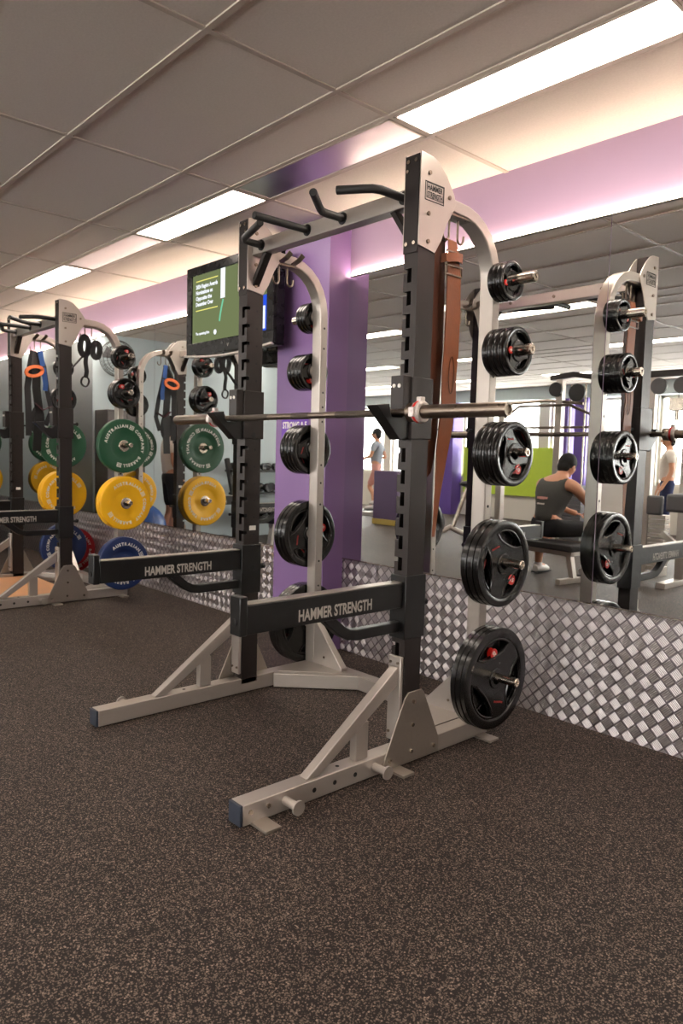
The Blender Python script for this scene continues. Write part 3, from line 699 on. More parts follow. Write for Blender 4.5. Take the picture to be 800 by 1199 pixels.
for m, rows in far:
    side = 'farther rack, television side' if m == 1 else 'farther rack, far side'
    for i, e in enumerate(rows):
        x = XO + .006; z = PEGZ[i]
        if m == 1: z += {0: -.03, 1: -.04, 2: 0, 3: .02, 4: .04}[i]
        z = PEGZ[i]
        if e[0] == 'g':
            R_, t, _ = SZ[e[1]]
            if i == 0: R_, t = .098, .034
            if i == 1: R_, t = .125, .034
            for j in range(e[2]):
                xx = C2 + m * (x + t / 2); x += t + .0006
                place(('h', i), lambda R_=R_, t=t, i=i: grip_plate(R_, t, num=('2.5', '5')[i]), Vector((xx, Y2, z - .002)), .7 + j, '%s black plate on the %s, %s' % (ordw[e[2]][j], pegw[i], side), 'weight plate', 'black rubber plates on the farther rack')
        else:
            n = e[1]
            for j in range(n):
                c = {'green': 'green', 'yellow': 'yellow', 'blue': 'blue', 'bluered': ('redbumper', 'blue')[j]}[e[0]]
                t = {'green': .066, 'yellow': .052, 'blue': .072, 'redbumper': .078}[c]
                xx = C2 + m * (x + t / 2); x += t + .001
                cn = {'redbumper': 'red'}.get(c, c)
                o = place((c, 0), lambda c=c, t=t: bumper(c, t), Vector((xx, Y2, z - .006)), {'green': 0, 'yellow': -1.2, 'blue': -.75}.get(c, 0) + (.0 if m == 1 else 2.4) + .5 * j,
                      '%s %s bumper plate on the %s, %s' % (ordw[n][j], cn, pegw[i], side), 'bumper plate', 'coloured bumper plates on the farther rack', 0.0)
                if m == -1: o.rotation_euler = (2.4 + j, 0, 0)

# ---------------------------------------------------------------- barbell
BX, BY, BZ = -2.5377, -1.0915, 1.4285
r = empty('barbell', (BX, BY, BZ), 'steel barbell resting unloaded across the J-hooks of the near rack', 'barbell')
MB().cyl((BX - .66, BY, BZ), (BX + .66, BY, BZ), .0142, n=20).build('shaft', 'bar', r)
kn = MB()
for a, b in ((-.56, -.24), (-.06, .06), (.24, .56)): kn.cyl((BX + a, BY, BZ), (BX + b, BY, BZ), .0147, n=20)
bits(kn, 'knurling', P('knurled steel', (96, 88, 80), 0.45, 1, .1, 200, .8, 1800), r)
for m in (1, -1):
    c = (BX, BY, BZ); pr = [(.0143, .655), (.034, .655), (.037, .659), (.037, .680), (.034, .686), (.0255, .687), (.0255, 1.092), (.0235, 1.099), (.016, 1.099), (.015, 1.094), (.0, 1.094)]
    mb = MB().lathe(pr, (0, 0, 0), 'x', 28); mb.v = [(BX + m * v[0], BY + v[1], BZ + v[2]) for v in mb.v]
    sl = mb.build('sleeve', 'bar', r)
    q = MB().lathe([(.036, .688), (.041, .691), (.041, .722), (.036, .726), (.026, .726), (.026, .688)], (0, 0, 0), 'x', 14, closed=True); q.v = [(BX + m * v[0], BY + v[1], BZ + v[2]) for v in q.v]
    q.box(BX + m * .695, BX + m * .718, BY - .012, BY + .012, BZ + .036, BZ + .056).box(BX + m * .690, BX + m * .715, BY - .05, BY - .036, BZ - .02, BZ + .016)
    co = q.build('spring_collar', 'clip', r, .002, label='pale clamp collar with red markings')
    q2 = MB().lathe([(.0415, .697), (.0425, .699), (.0425, .707), (.0415, .709)], (0, 0, 0), 'x', 14); q2.v = [(BX + m * v[0], BY + v[1], BZ + v[2]) for v in q2.v]
    q2.build('red_band', 'red', co)

# ---------------------------------------------------------------- things hanging on the racks
HX = CX + (XI + XO) / 2
r = empty('leather_belt', (HX, -.79, 2.14), 'long brown leather lifting belt hanging from the hook of the near rack', 'belt')
def belt_path(x, y, pts): return [(HX + x + a, -.79 + y + b, z) for a, b, z in pts]
def ribbon(pts, w, t, up=(0, 1, 0), scl=None):
    mb = MB(); mb.sweep(pts, [(-w / 2, -t / 2), (w / 2, -t / 2), (w / 2, t / 2), (-w / 2, t / 2)], up, scl=scl); return mb
ribbon(belt_path(0, .005, [(.0, 0, 2.150), (.016, 0, 2.140), (.022, 0, 2.10), (.024, .008, 2.0), (.022, .014, 1.85), (.026, .006, 1.70), (.026, -.002, 1.60), (.024, .004, 1.48), (.022, -.006, 1.40), (.018, -.02, 1.28), (.014, -.035, 1.1), (.010, -.045, .93)]), .088, .006,
       scl=[.55, .6, .7, .95, 1, 1, 1, 1, .95, .8, .4, .18]).build('strap_front', 'leather', r)
ribbon(belt_path(0, -.03, [(0, 0, 2.150), (-.014, 0, 2.138), (-.020, 0, 2.08), (-.022, .0, 1.9), (-.018, -.004, 1.7), (-.020, -.01, 1.5), (-.018, -.02, 1.36), (-.018, -.035, 1.26), (-.018, -.043, 1.20), (-.018, -.045, 1.178)]), .080, .006,
       scl=[.55, .6, .8, 1, 1, 1, 1, 1, .8, .3]).build('strap_back', 'darkleather', r)
bu = MB()
for z in (2.075, 2.02): bu.rectpath([(HX + .030, -.79 + .055, z + .018), (HX + .030, -.79 - .045, z + .018), (HX + .030, -.79 - .045, z - .018), (HX + .030, -.79 + .055, z - .018)], .005, .006, (1, 0, 0), closed=True)
bu.build('buckle', 'bar', r)
ribbon([(HX + .034, -.74, 2.075), (HX + .052, -.79, 2.070), (HX + .042, -.85, 2.06), (HX + .016, -.85, 2.06)], .035, .004, (0, 0, 1)).build('keeper_loop', 'leather', r)
ribbon([(HX + .033, -.775, 1.62 + .07 * math.cos(t)) if False else (HX + .031, -.778 + .016 * math.sin(t), 1.60 + .075 * math.cos(t)) for t in [2 * PI * i / 24 for i in range(24)]], .002, .003, (1, 0, 0)).build('stitched_loop', 'darkleather', r)
# straps on the farther rack
def loop_pts(c, a, b, n=24, ax='x', tilt=0.0):
    o = []
    for i in range(n):
        t = 2 * PI * i / n; u = a * math.cos(t); v = b * math.sin(t); uu = u * math.cos(tilt) - v * math.sin(tilt); vv = u * math.sin(tilt) + v * math.cos(tilt)
        o.append((c[0] + (.004 * math.sin(3 * t)), c[1] + uu, c[2] + vv) if ax == 'x' else (c[0] + uu, c[1] + .004 * math.sin(3 * t), c[2] + vv))
    return o
H2 = HX + DX; HY = -.79 + DY
def strap_thing(x, y, z, label, name, cat, grp=None): return empty(name, (x, y, z), label, cat, grp)
r = strap_thing(H2, HY, 2.13, 'black webbing strap with two loops hung on the farther rack, television side', 'suspension_strap', 'strap')
MB().sweep(loop_pts((H2, HY - .005, 2.085), .034, .075), [(-.010, -.021), (.010, -.021), (.010, .021), (-.010, .021)], (1, 0, 0), True).build('upper_loop', 'strapblack', r)
MB().sweep(loop_pts((H2 + .02, HY + .085, 2.06), .030, .060), [(-.010, -.021), (.010, -.021), (.010, .021), (-.010, .021)], (1, 0, 0), True).build('second_loop', 'strapblack', r)
ribbon([(H2, HY - .01, 2.01), (H2 + .01, HY - .05, 1.97), (H2 + .01, HY - .11, 1.90), (H2, HY - .15, 1.85)], .04, .006, (1, 0, 0)).build('long_tail', 'strapblack', r)
ribbon([(H2, HY + .01, 2.02), (H2 + .01, HY + .0, 1.95), (H2 + .01, HY + .01, 1.88), (H2, HY + .005, 1.83)], .035, .006, (0, 1, 0)).build('short_tail', 'strapblack', r)
MB().sweep(loop_pts((H2, HY + .0, 1.80), .032, .04, 18), [(-.006, -.006), (.006, -.006), (.006, .006), (-.006, .006)], (1, 0, 0), True).build('handle', 'black', r)
H3 = CX - (XI + XO) / 2 + DX
r = strap_thing(H3, HY, 2.13, 'bundle of long black training straps hanging on the far side of the farther rack', 'training_strap', 'strap', 'straps on the far frame')
for k, (dy, z1, w) in enumerate(((-.05, 1.36, .055), (.0, 1.22, .075), (.06, 1.46, .045))):
    ribbon([(H3 + .02 * k, HY + dy * .3, 2.14), (H3 + .03 + .02 * k, HY + dy, 2.0), (H3 + .04, HY + dy * 1.6, 1.8), (H3 + .05, HY + dy * 1.9 + .02, 1.6), (H3 + .04, HY + dy * 1.4, z1)], w, .008, (0, 1, 0)).build('webbing', 'strapblack' if k != 1 else 'black', r)
MB().sweep(loop_pts((H3 + .04, HY + .01, 1.50), .045, .12), [(-.006, -.018), (.006, -.018), (.006, .018), (-.006, .018)], (1, 0, 0), True).build('lower_loop', 'strapblack', r)
ribbon([(H3 + .07, HY - .02, 1.66), (H3 + .07, HY + .05, 1.60), (H3 + .07, HY + .13, 1.64)], .05, .006, (1, 0, 0)).build('maroon_strap', 'strapmaroon', r)
r = strap_thing(H3 + .06, HY + .04, 2.13, 'blue webbing strap hanging beside the black straps on the farther rack', 'webbing_strap', 'strap', 'straps on the far frame')
ribbon([(H3 + .06, HY + .03, 2.14), (H3 + .07, HY + .05, 2.0), (H3 + .07, HY + .075, 1.85), (H3 + .07, HY + .07, 1.78)], .045, .006, (0, 1, 0)).build('webbing', 'strapblue', r)
r = strap_thing(H3 + .05, HY - .06, 2.0, 'orange padded ankle strap looped over the straps on the farther rack', 'ankle_strap', 'strap', 'straps on the far frame')
MB().sweep(loop_pts((H3 + .08, HY - .03, 1.95), .075, .042, 24, 'x', .25), [(-.010, -.014), (.010, -.014), (.010, .014), (-.010, .014)], (1, 0, 0), True).build('padded_loop', 'straporange', r)
ribbon([(H3 + .04, HY - .0, 2.14), (H3 + .06, HY - .04, 2.06), (H3 + .08, HY - .05, 1.99)], .02, .004, (0, 1, 0)).build('hanger', 'strapblack', r)
# timber deck in the farther rack
r = empty('platform_deck', (CX + DX, -1.1, 0), 'orange timber deck laid between the rails of the farther rack', 'deck')
MB().box(CX + DX - XI + .01, CX + DX + XI - .01, -1.66, -.74, .0, .055).build('timber_board', 'wood', r, .003)
MB().box(CX + DX - XI + .01, CX + DX + XI - .01, -1.672, -1.661, .0, .057).build('edge_trim', 'brushed', r, .001)

# ---------------------------------------------------------------- television, sign, fan
r = empty('television', (-4.27, -.3, 1.935), 'black flat television showing a green screen, mounted above the mirrors', 'television')
tv = MB().box(-4.80, -3.74, -.345, -.30 + .03, 1.945, 2.575); tv.box(-4.62, -3.92, -.29, -.21, 2.03, 2.49)
tv.build('housing', 'tvframe', r, .008)
bz = MB(); a0, a1, b0, b1 = -4.735, -3.815, 2.035, 2.515
bz.box(-4.80, -3.74, -.362, -.345, 1.945, b0).box(-4.80, -3.74, -.362, -.345, b1, 2.575).box(-4.80, a0, -.362, -.345, b0, b1).box(a1, -3.74, -.362, -.345, b0, b1)
bz.build('bezel', 'tvframe', r, .004)
pts = [(-4.80 + 1.06 * i / 12, -.366, 1.948 - .028 * math.sin(PI * i / 12)) for i in range(13)]
ft = MB(); ft.rectpath(pts, .03, .014, (0, 1, 0)); ft.build('silver_lip', 'silver', r, .002)
scr = MB().box(a0, a1, -.350, -.346, b0, b1).build('screen', 'scrgreen', r, smooth=False)
yy = -.3505
def sx_(u): return a0 + (a1 - a0) * u
def sz_(v): return b0 + (b1 - b0) * v
def rect(u0, u1, v0, v1, mat, name, d=0): MB().box(sx_(u0), sx_(u1), yy - d, yy + .0003, sz_(v0), sz_(v1)).build(name, mat, scr, smooth=False)
rect(.72, 1.0, 0, .48, 'scrblue', 'blue_block'); rect(.40, .46, .58, 1.0, 'scrwhite', 'white_column'); rect(.80, .97, .04, .34, 'scrwhite', 'white_card', .0005)
rect(.05, .36, .90, .915, 'scryellow', 'upper_rule'); rect(.05, .36, .47, .485, 'scryellow', 'lower_rule')
tx = MB()
for i, l in enumerate(('2024 Region Awards', 'Nominations on', 'Opposite the', 'December Over')): text(tx, l, (sx_(.05), yy, sz_(.80 - .085 * i)), (1, 0, 0), (0, 0, 1), (a1 - a0) * (.31, .24, .23, .25)[i], .027, .05, lift=.0008)
text(tx, 'The operating firm', (sx_(.05), yy, sz_(.12)), (1, 0, 0), (0, 0, 1), (a1 - a0) * .20, .018, .05, lift=.0008)
tx.build('screen_text', 'scrwhite', scr, smooth=False)
MB().tube([(sx_(.44 - .05 * math.sin(t * 1.2)), yy - .001, sz_(.56 - .30 * t)) for t in [i / 8 for i in range(9)]], .006, 8, (0, 1, 0)).build('teal_curve', 'scrteal', scr)
MB().sweep([(sx_(.86) + .045 * math.cos(t), yy - .001, sz_(.62) + .06 * math.sin(t)) for t in [2 * PI * i / 24 for i in range(24)]], [(-.001, -.006), (.001, -.006), (.001, .006), (-.001, .006)], (0, 1, 0), True).build('yellow_ring', 'scryellow', scr)
MB().cyl((sx_(.33), yy + .0003, sz_(.12)), (sx_(.33), yy - .0008, sz_(.12)), .018).build('white_crest', 'scrwhite', scr, smooth=False)
lg = MB(); text(lg, 'V', (-4.25, -.3625, 1.975), (1, 0, 0), (0, 0, 1), None, .026, .0, 'C'); 
lg.v = lg.v; lg.build('bezel_mark', 'silver', r, smooth=False)
MB().box(-4.33, -4.21, -.215, -.001, 2.39, 2.46).box(-4.37, -4.17, -.012, -.001, 2.375, 2.60).build('wall_arm', 'black', r, .003)
r = empty('wall_sign', (-3.73, -.172, 1.42), 'small violet sign with white lettering on the purple column', 'sign')
MB().box(-3.875, -3.60, -.176, -.1722, 1.34, 1.50).build('sign_board', 'poster', r, .001)
tx = MB(); text(tx, 'STRONG & F', (-3.862, -.1762, 1.425), (1, 0, 0), (0, 0, 1), .25, .042, .04); tx.build('lettering', 'white', r, smooth=False)
r = empty('wall_fan', (-8.98, -1.02, 2.42), 'round grey fan high on the pale blue wall, seen in the mirror', 'fan')
fc = (-8.86, -1.02, 2.40)
cg = MB()
for k, (rr, dx) in enumerate(((.225, 0), (.222, .04), (.17, .06), (.11, .072), (.225, -.04), (.16, -.06))): cg.sweep([(fc[0] + dx, fc[1] + rr * math.cos(t), fc[2] + rr * math.sin(t)) for t in [2 * PI * i / 32 for i in range(32)]], [(.004 * math.cos(a), .004 * math.sin(a)) for a in [PI * j / 3 for j in range(6)]], (1, 0, 0), True)
for i in range(24):
    t = 2 * PI * i / 24; cg.tube([(fc[0] + .075, fc[1] + .04 * math.cos(t), fc[2] + .04 * math.sin(t)), (fc[0] + .06, fc[1] + .17 * math.cos(t), fc[2] + .17 * math.sin(t)), (fc[0] + .03, fc[1] + .223 * math.cos(t), fc[2] + .223 * math.sin(t)), (fc[0] - .03, fc[1] + .223 * math.cos(t), fc[2] + .223 * math.sin(t)), (fc[0] - .06, fc[1] + .10 * math.cos(t), fc[2] + .10 * math.sin(t))], .002, 5)
cg.build('cage', 'charcoal', r)
bl_ = MB()
for i in range(3):
    t = 2 * PI * i / 3 + .4; d = Vector((0, math.cos(t), math.sin(t))); n_ = Vector((.35, -math.sin(t), math.cos(t)))
    bl_.add([Vector(fc) + d * .03 - n_ * .03, Vector(fc) + d * .19 - n_ * .07, Vector(fc) + d * .20 + n_ * .07, Vector(fc) + d * .03 + n_ * .03, Vector(fc) + d * .03 - n_ * .03 + Vector((.004, 0, 0)), Vector(fc) + d * .19 - n_ * .07 + Vector((.004, 0, 0)), Vector(fc) + d * .20 + n_ * .07 + Vector((.004, 0, 0)), Vector(fc) + d * .03 + n_ * .03 + Vector((.004, 0, 0))], [(0, 1, 2, 3), (7, 6, 5, 4), (0, 4, 5, 1), (1, 5, 6, 2), (2, 6, 7, 3), (3, 7, 4, 0)])
bl_.build('blade', 'greypad', r)
MB().cyl((fc[0] - .09, fc[1], fc[2]), (fc[0] + .05, fc[1], fc[2]), .045).cyl((-8.999, fc[1], fc[2]), (fc[0] - .08, fc[1], fc[2]), .03).build('motor', 'black', r, .003)

# ---------------------------------------------------------------- people
def skin(joints, edges):
    # joints {name: (pos, radius)}; returns vertices and faces of the grown surface
    names = list(joints); me = bpy.data.meshes.new('s'); me.from_pydata([joints[n][0] for n in names], [(names.index(a), names.index(b)) for a, b in edges], []); me.update()
    o = bpy.data.objects.new('s', me); COL.objects.link(o); md = o.modifiers.new('k', 'SKIN'); md.use_smooth_shade = True
    if not me.skin_vertices: 
        pass
    lay = me.skin_vertices[0].data if me.skin_vertices else None
    if lay:
        for i, n in enumerate(names):
            rr = joints[n][1]; lay[i].radius = (rr, rr) if isinstance(rr, (int, float)) else rr; lay[i].use_root = (i == 0)
    sb = o.modifiers.new('s', 'SUBSURF'); sb.levels = 2; sb.render_levels = 2
    dg = bpy.context.evaluated_depsgraph_get(); dg.update(); m2 = bpy.data.meshes.new_from_object(o.evaluated_get(dg))
    vs = [v.co.copy() for v in m2.vertices]; fs = [tuple(p.vertices) for p in m2.polygons]
    bpy.data.objects.remove(o); bpy.data.meshes.remove(me); bpy.data.meshes.remove(m2)
    return vs, fs
def person(label, loc, facing, J, shirt, shorts, scale=1.0, sleeve=False, trousers=False, group=None):
    r = empty('person', (loc[0], loc[1], 0), label, 'person', group)
    f_ = Vector((facing[0], facing[1], 0)).normalized(); s_ = Vector((-f_.y, f_.x, 0)); O = Vector((loc[0], loc[1], 0))
    def T(p): return O + (f_ * p[0] + s_ * p[1] + Vector((0, 0, p[2]))) * scale
    K = {k: (T(v), rr * scale) for k, (v, rr) in J.items()}
    E = [('pel', 'belly'), ('belly', 'chest'), ('chest', 'nb'), ('nb', 'neck'), ('neck', 'skull')]
    for q in 'LR': E += [('nb', 'sh' + q), ('sh' + q, 'el' + q), ('el' + q, 'wr' + q), ('wr' + q, 'ha' + q), ('pel', 'hip' + q), ('hip' + q, 'kn' + q), ('kn' + q, 'ca' + q), ('ca' + q, 'an' + q), ('an' + q, 'toe' + q)]
    vs, fs = skin(K, E); mb = MB().add(vs, fs)
    hd = K['skull'][0]; look = (f_ * 1.0 + Vector((0, 0, J['_tilt'][0][2] if '_tilt' in J else 0))).normalized(); up = look.cross(s_).normalized(); up = up if up.z > 0 else -up
    rot = Matrix((look, s_, up)).transposed()
    mb.ell(hd + up * .035 * scale, (.096 * scale, .077 * scale, .118 * scale), 18, 12, rot=rot)
    mb.ell(hd + look * .098 * scale + up * .02 * scale, (.018 * scale, .013 * scale, .024 * scale), 8, 6, rot=rot)
    mb.ell(hd + look * .085 * scale - up * .035 * scale, (.012 * scale, .026 * scale, .008 * scale), 8, 6, rot=rot)
    for sg in (1, -1):
        mb.ell(hd + s_ * sg * .078 * scale + up * .02 * scale, (.020 * scale, .010 * scale, .032 * scale), 8, 6, rot=rot)
        mb.ell(hd + look * .085 * scale + s_ * sg * .030 * scale + up * .04 * scale, (.012 * scale, .014 * scale, .009 * scale), 8, 6, rot=rot)
    for q, sg in (('L', 1), ('R', -1)):
        w = K['wr' + q][0]; h = K['ha' + q][0]; d = (h - w).normalized(); sd = d.cross(Vector((0, 0, 1))); sd = sd.normalized() if sd.length > .1 else s_; nn = sd.cross(d)
        for i, L in enumerate((.066, .074, .068, .052)):
            b = h + sd * (.026 - .0175 * i) * scale; p = [b - d * .015, b + d * L * .5 * scale - nn * 0, b + d * L * .85 * scale - nn * sg * 0 - Vector((0, 0, .012)) * scale, b + d * L * scale - Vector((0, 0, .03)) * scale]
            mb.tube(p, .0085 * scale, 8, nn, scl=[1, 1, .9, .7])
        b = w + (h - w) * .5 + sd * .030 * scale; mb.tube([b, b + sd * .025 * scale + d * .02 * scale, b + sd * .03 * scale + d * .055 * scale], .0095 * scale, 8, nn, scl=[1.1, 1, .7])
    mb.build('body', 'skin', r)
    hr = MB().ell(hd + up * .062 * scale - look * .016 * scale, (.103 * scale, .088 * scale, .108 * scale), 20, 12, rot=rot)
    hr.ell(hd - look * .05 * scale + up * .005 * scale, (.058 * scale, .074 * scale, .075 * scale), 14, 8, rot=rot); hr.build('hair', 'hair', r)
    # shirt and shorts follow the same skeleton a little wider
    g = 1.13
    js = {'pel': (K['pel'][0] + Vector((0, 0, .0)), K['pel'][1] * 1.18), 'belly': (K['belly'][0], K['belly'][1] * g), 'chest': (K['chest'][0], K['chest'][1] * g), 'nb': (K['nb'][0], K['nb'][1] * 1.12)}
    es = [('pel', 'belly'), ('belly', 'chest'), ('chest', 'nb')]
    for q in 'LR':
        a, b = K['nb'][0], K['sh' + q][0]
        if sleeve:
            js['sh' + q] = (b, K['sh' + q][1] * 1.25); js['sl' + q] = (b + (K['el' + q][0] - b) * .6, K['sh' + q][1] * 1.1); es += [('nb', 'sh' + q), ('sh' + q, 'sl' + q)]
        else: js['sh' + q] = (a + (b - a) * .70, K['sh' + q][1] * 1.15); es += [('nb', 'sh' + q)]
    vs, fs = skin(js, es); sh = MB().add(vs, fs).build('tank_top' if not sleeve else 'shirt', shirt, r)
    js = {'pel': (K['pel'][0], K['pel'][1] * 1.15), 'waist': (K['pel'][0] + (K['belly'][0] - K['pel'][0]) * .75, K['belly'][1] * 1.09)}; es = [('pel', 'waist')]
    for q in 'LR':
        a, b = K['hip' + q][0], K['kn' + q][0]; js['hip' + q] = (a, K['hip' + q][1] * 1.16); js['th' + q] = (a + (b - a) * .55, K['hip' + q][1] * 1.02); js['kn' + q] = (a + (b - a) * .92, K['kn' + q][1] * 1.35); es += [('pel', 'hip' + q), ('hip' + q, 'th' + q), ('th' + q, 'kn' + q)]
        if trousers: js['an' + q] = (K['an' + q][0] + Vector((0, 0, .03)), K['an' + q][1] * 1.4); es += [('kn' + q, 'an' + q)]
    vs, fs = skin(js, es); MB().add(vs, fs).build('trousers' if trousers else 'shorts', shorts, r)
    for q in 'LR':
        a, t = K['an' + q][0], K['toe' + q][0]; d = Vector((t.x - a.x, t.y - a.y, 0)).normalized(); gz = a.z - .085 * scale
        hl = a - d * .055 * scale; p = [Vector((hl.x, hl.y, gz + .052)), Vector((a.x, a.y, gz + .060)), Vector((a.x + d.x * .07, a.y + d.y * .07, gz + .050)), Vector((t.x, t.y, gz + .038)), Vector((t.x + d.x * .05, t.y + d.y * .05, gz + .032))]
        so = MB().tube(p, .046 * scale, 14, (0, 0, 1), scl=[.75, 1.0, .95, .9, .5]).tube([p[1], Vector((a.x, a.y, gz + .12))], .042 * scale, 12).build('shoe', 'shoe', r)
        MB().rectpath([p[0] - d * .012 - Vector((0, 0, .040)), p[2] - Vector((0, 0, .038)), p[4] + d * .01 - Vector((0, 0, .020))], .085 * scale, .018, d.cross(Vector((0, 0, 1)))).build('sole', 'sole', so, .004)
    return r, sh, f_, s_
def stand(run=False):
    J = {'pel': ((0, 0, .95), .12), 'belly': ((.01, 0, 1.08), .115), 'chest': ((.0, 0, 1.25), .135), 'nb': ((-.01, 0, 1.40), .08), 'neck': ((0, 0, 1.49), .05), 'skull': ((.02, 0, 1.58), .075)}
    for q, s in (('L', 1), ('R', -1)):
        st = s if run else 0
        J['sh' + q] = ((-.01, s * .175, 1.40), .055); J['el' + q] = ((-.03 - .1 * st, s * .22, 1.13), .042); J['wr' + q] = ((.08 - .1 * st, s * .21, .92 + (.2 if run else 0)), .028); J['ha' + q] = ((.12 - .1 * st, s * .20, .84 + (.24 if run else 0)), .032)
        J['hip' + q] = ((0, s * .095, .90), .085); J['kn' + q] = ((.03 + .16 * st, s * .11, .50), .056); J['ca' + q] = ((-.01 + .1 * st, s * .115, .36), .055); J['an' + q] = ((-.02 + .1 * st, s * .12, .09 if not (run and s < 0) else .22), .036); J['toe' + q] = ((.12 + .1 * st, s * .13, .045 if not (run and s < 0) else .17), .036)
    return J
def sit(f1=.36, f2=.05):
    J = {'pel': ((0, 0, .53), .125), 'belly': ((.04, 0, .65), .115), 'chest': ((.08, 0, .80), .165), 'nb': ((.15, 0, .95), .085), 'neck': ((.22, 0, 1.02), .052), 'skull': ((.285, 0, 1.09), .078), '_tilt': ((0, 0, -.6), .1)}
    for q, s, fo in (('L', 1, f1), ('R', -1, f2)):
        J['sh' + q] = ((.14, s * .215, .93), .064); J['el' + q] = ((.38, s * .25, .72), .043); J['wr' + q] = ((.54, s * .12, .64), .029); J['ha' + q] = ((.60, s * .07, .62), .033)
        J['hip' + q] = ((.04, s * .10, .50), .090); J['kn' + q] = ((.46, s * .20, .49), .062); J['ca' + q] = ((fo + .02, s * .20, .33), .055); J['an' + q] = ((fo, s * .20, .09), .037); J['toe' + q] = ((fo + .14, s * .22, .045), .037)
    return J
# seated lifter seen in the mirror, on a black bench
LF = (.12, -.99)
r, shirt, f_, s_ = person('seated person seen from behind in the mirror, in a dark tank top and black shorts', (-4.27, -3.72), LF, sit(.40, .16), 'shirt', 'shorts', 1.07)
O = Vector((-4.27, -3.72, 0))
bd = MB().rectpath([O - f_ * .165 + s_ * -.12 + Vector((0, 0, .84)), O - f_ * .165 + s_ * .12 + Vector((0, 0, .84))], .05, .012, (0, 0, 1)); 
b1_ = MB()
def back_patch(u0, u1, z0, z1, mat, name):
    # a thin print laid onto the back of the shirt
    n = 14; mb = MB(); vs = [O - f_ * .22 + s_ * (u0 + (u1 - u0) * i / n) + Vector((0, 0, z)) for i in range(n + 1) for z in (z0, (z0 + z1) / 2, z1)]
    mb.add(vs, [(3 * i + k, 3 * i + 3 + k, 3 * i + 4 + k, 3 * i + 1 + k) for i in range(n) for k in range(2)])
    o = mb.build(name, mat, shirt, smooth=False); w = o.modifiers.new('lay', 'SHRINKWRAP'); w.target = shirt; w.wrap_method = 'NEAREST_SURFACEPOINT'; w.wrap_mode = 'ABOVE_SURFACE'; w.offset = .004
    d = o.modifiers.new('thick', 'SOLIDIFY'); d.thickness = .002; d.offset = 1; return o
back_patch(-.11, .09, .865, .905, 'pinkcloth', 'printed_band'); back_patch(-.10, .06, .80, .816, 'whitecloth', 'printed_line')
# bench
def bench(label, loc, facing, L=1.15, top=.42, mat='pad', group=None):
    r = empty('flat_bench', (loc[0], loc[1], 0), label, 'bench', group); f_ = Vector((*facing, 0)).normalized(); s_ = Vector((-f_.y, f_.x, 0)); O = Vector((loc[0], loc[1], 0))
    MB().beam(O - f_ * L / 2 + Vector((0, 0, top - .04)), O + f_ * L / 2 + Vector((0, 0, top - .04)), .27, .08).build('padded_seat', mat, r, .02)
    MB().beam(O - f_ * (L / 2 - .08) + Vector((0, 0, top - .11)), O + f_ * (L / 2 - .08) + Vector((0, 0, top - .11)), .07, .055).build('rail', 'silver', r, .004)
    for sg in (1, -1):
        b = O + f_ * sg * (L / 2 - .12)
        MB().beam(b + Vector((0, 0, top - .13)), b + f_ * sg * .05 + Vector((0, 0, .05)), .06, .06, up=tuple(f_)).build('leg', 'silver', r, .004)
        MB().beam(b + f_ * sg * .05 - s_ * .24 + Vector((0, 0, .03)), b + f_ * sg * .05 + s_ * .24 + Vector((0, 0, .03)), .06, .056).build('foot', 'silver', r, .004)
    return r
bench('black flat bench under the seated person, seen in the mirror', (-4.27 + f_.x * -.03, -3.72 + f_.y * -.03), (s_.x, s_.y), .95, .41)
person('person in a white shirt and black shorts standing by the pale blue wall', (-8.35, -1.5), (.2, -1), stand(), 'whitecloth', 'shorts', .97, True)
person('person in a pale shirt standing by the windows, seen in the mirror', (-4.95, -8.2), (-.7, .4), stand(), 'whitecloth', 'navy', 1.0, True, True)
person('person in a grey shirt striding on the treadmill, seen in the mirror', (-10.9, -7.75), (-.9, .45), stand(True), 'greycloth', 'pinkcloth', 1.0, True)[0].location.z = .09

# ---------------------------------------------------------------- machines across the room
def treadmill(label, x, y, ang):
    r = empty('treadmill', (x, y, 0), label, 'treadmill'); f_ = Vector((math.cos(ang), math.sin(ang), 0)); s_ = Vector((-f_.y, f_.x, 0)); O = Vector((x, y, 0)); z = lambda h: Vector((0, 0, h))
    MB().beam(O - f_ * .8 + z(.045), O + f_ * .75 + z(.045), .74, .08).build('deck', 'silver', r, .01)
    MB().beam(O - f_ * .78 + z(.0865), O + f_ * .6 + z(.0865), .50, .004).build('belt', 'dark', r)
    MB().beam(O + f_ * .62 + z(.13), O + f_ * .98 + z(.13), .74, .22).build('motor_hood', 'greypad', r, .02)
    for sg in (1, -1):
        MB().tube([O + f_ * .80 + s_ * sg * .36 + z(.2), O + f_ * .70 + s_ * sg * .36 + z(1.05), O + f_ * .62 + s_ * sg * .36 + z(1.25)], .035, 12, tuple(s_)).build('post', 'silver', r)
        MB().tube([O + f_ * .66 + s_ * sg * .36 + z(1.02), O + f_ * .25 + s_ * sg * .36 + z(.95)], .022, 10, tuple(s_)).build('handrail', 'black', r)
    c = MB().beam(O + f_ * .62 - s_ * .38 + z(1.22), O + f_ * .62 + s_ * .38 + z(1.22), .10, .26); c.build('console', 'black', r, .01)
    return r
treadmill('treadmill under the striding person, seen in the mirror', -11.05, -7.68, math.atan2(.45, -.9))
r = empty('low_partition', (-9.2, -6.5, 0), 'low dark purple partition with a yellow skirting, seen in the mirror', 'partition')
MB().box(-9.55, -8.95, -6.75, -6.35, .10, .98).build('panel', P('dark purple laminate', (84, 62, 92), .5), r, .004)
MB().box(-9.56, -8.94, -6.76, -6.34, 0, .10).build('skirting', P('yellow laminate', (176, 146, 70), .5), r, .002)
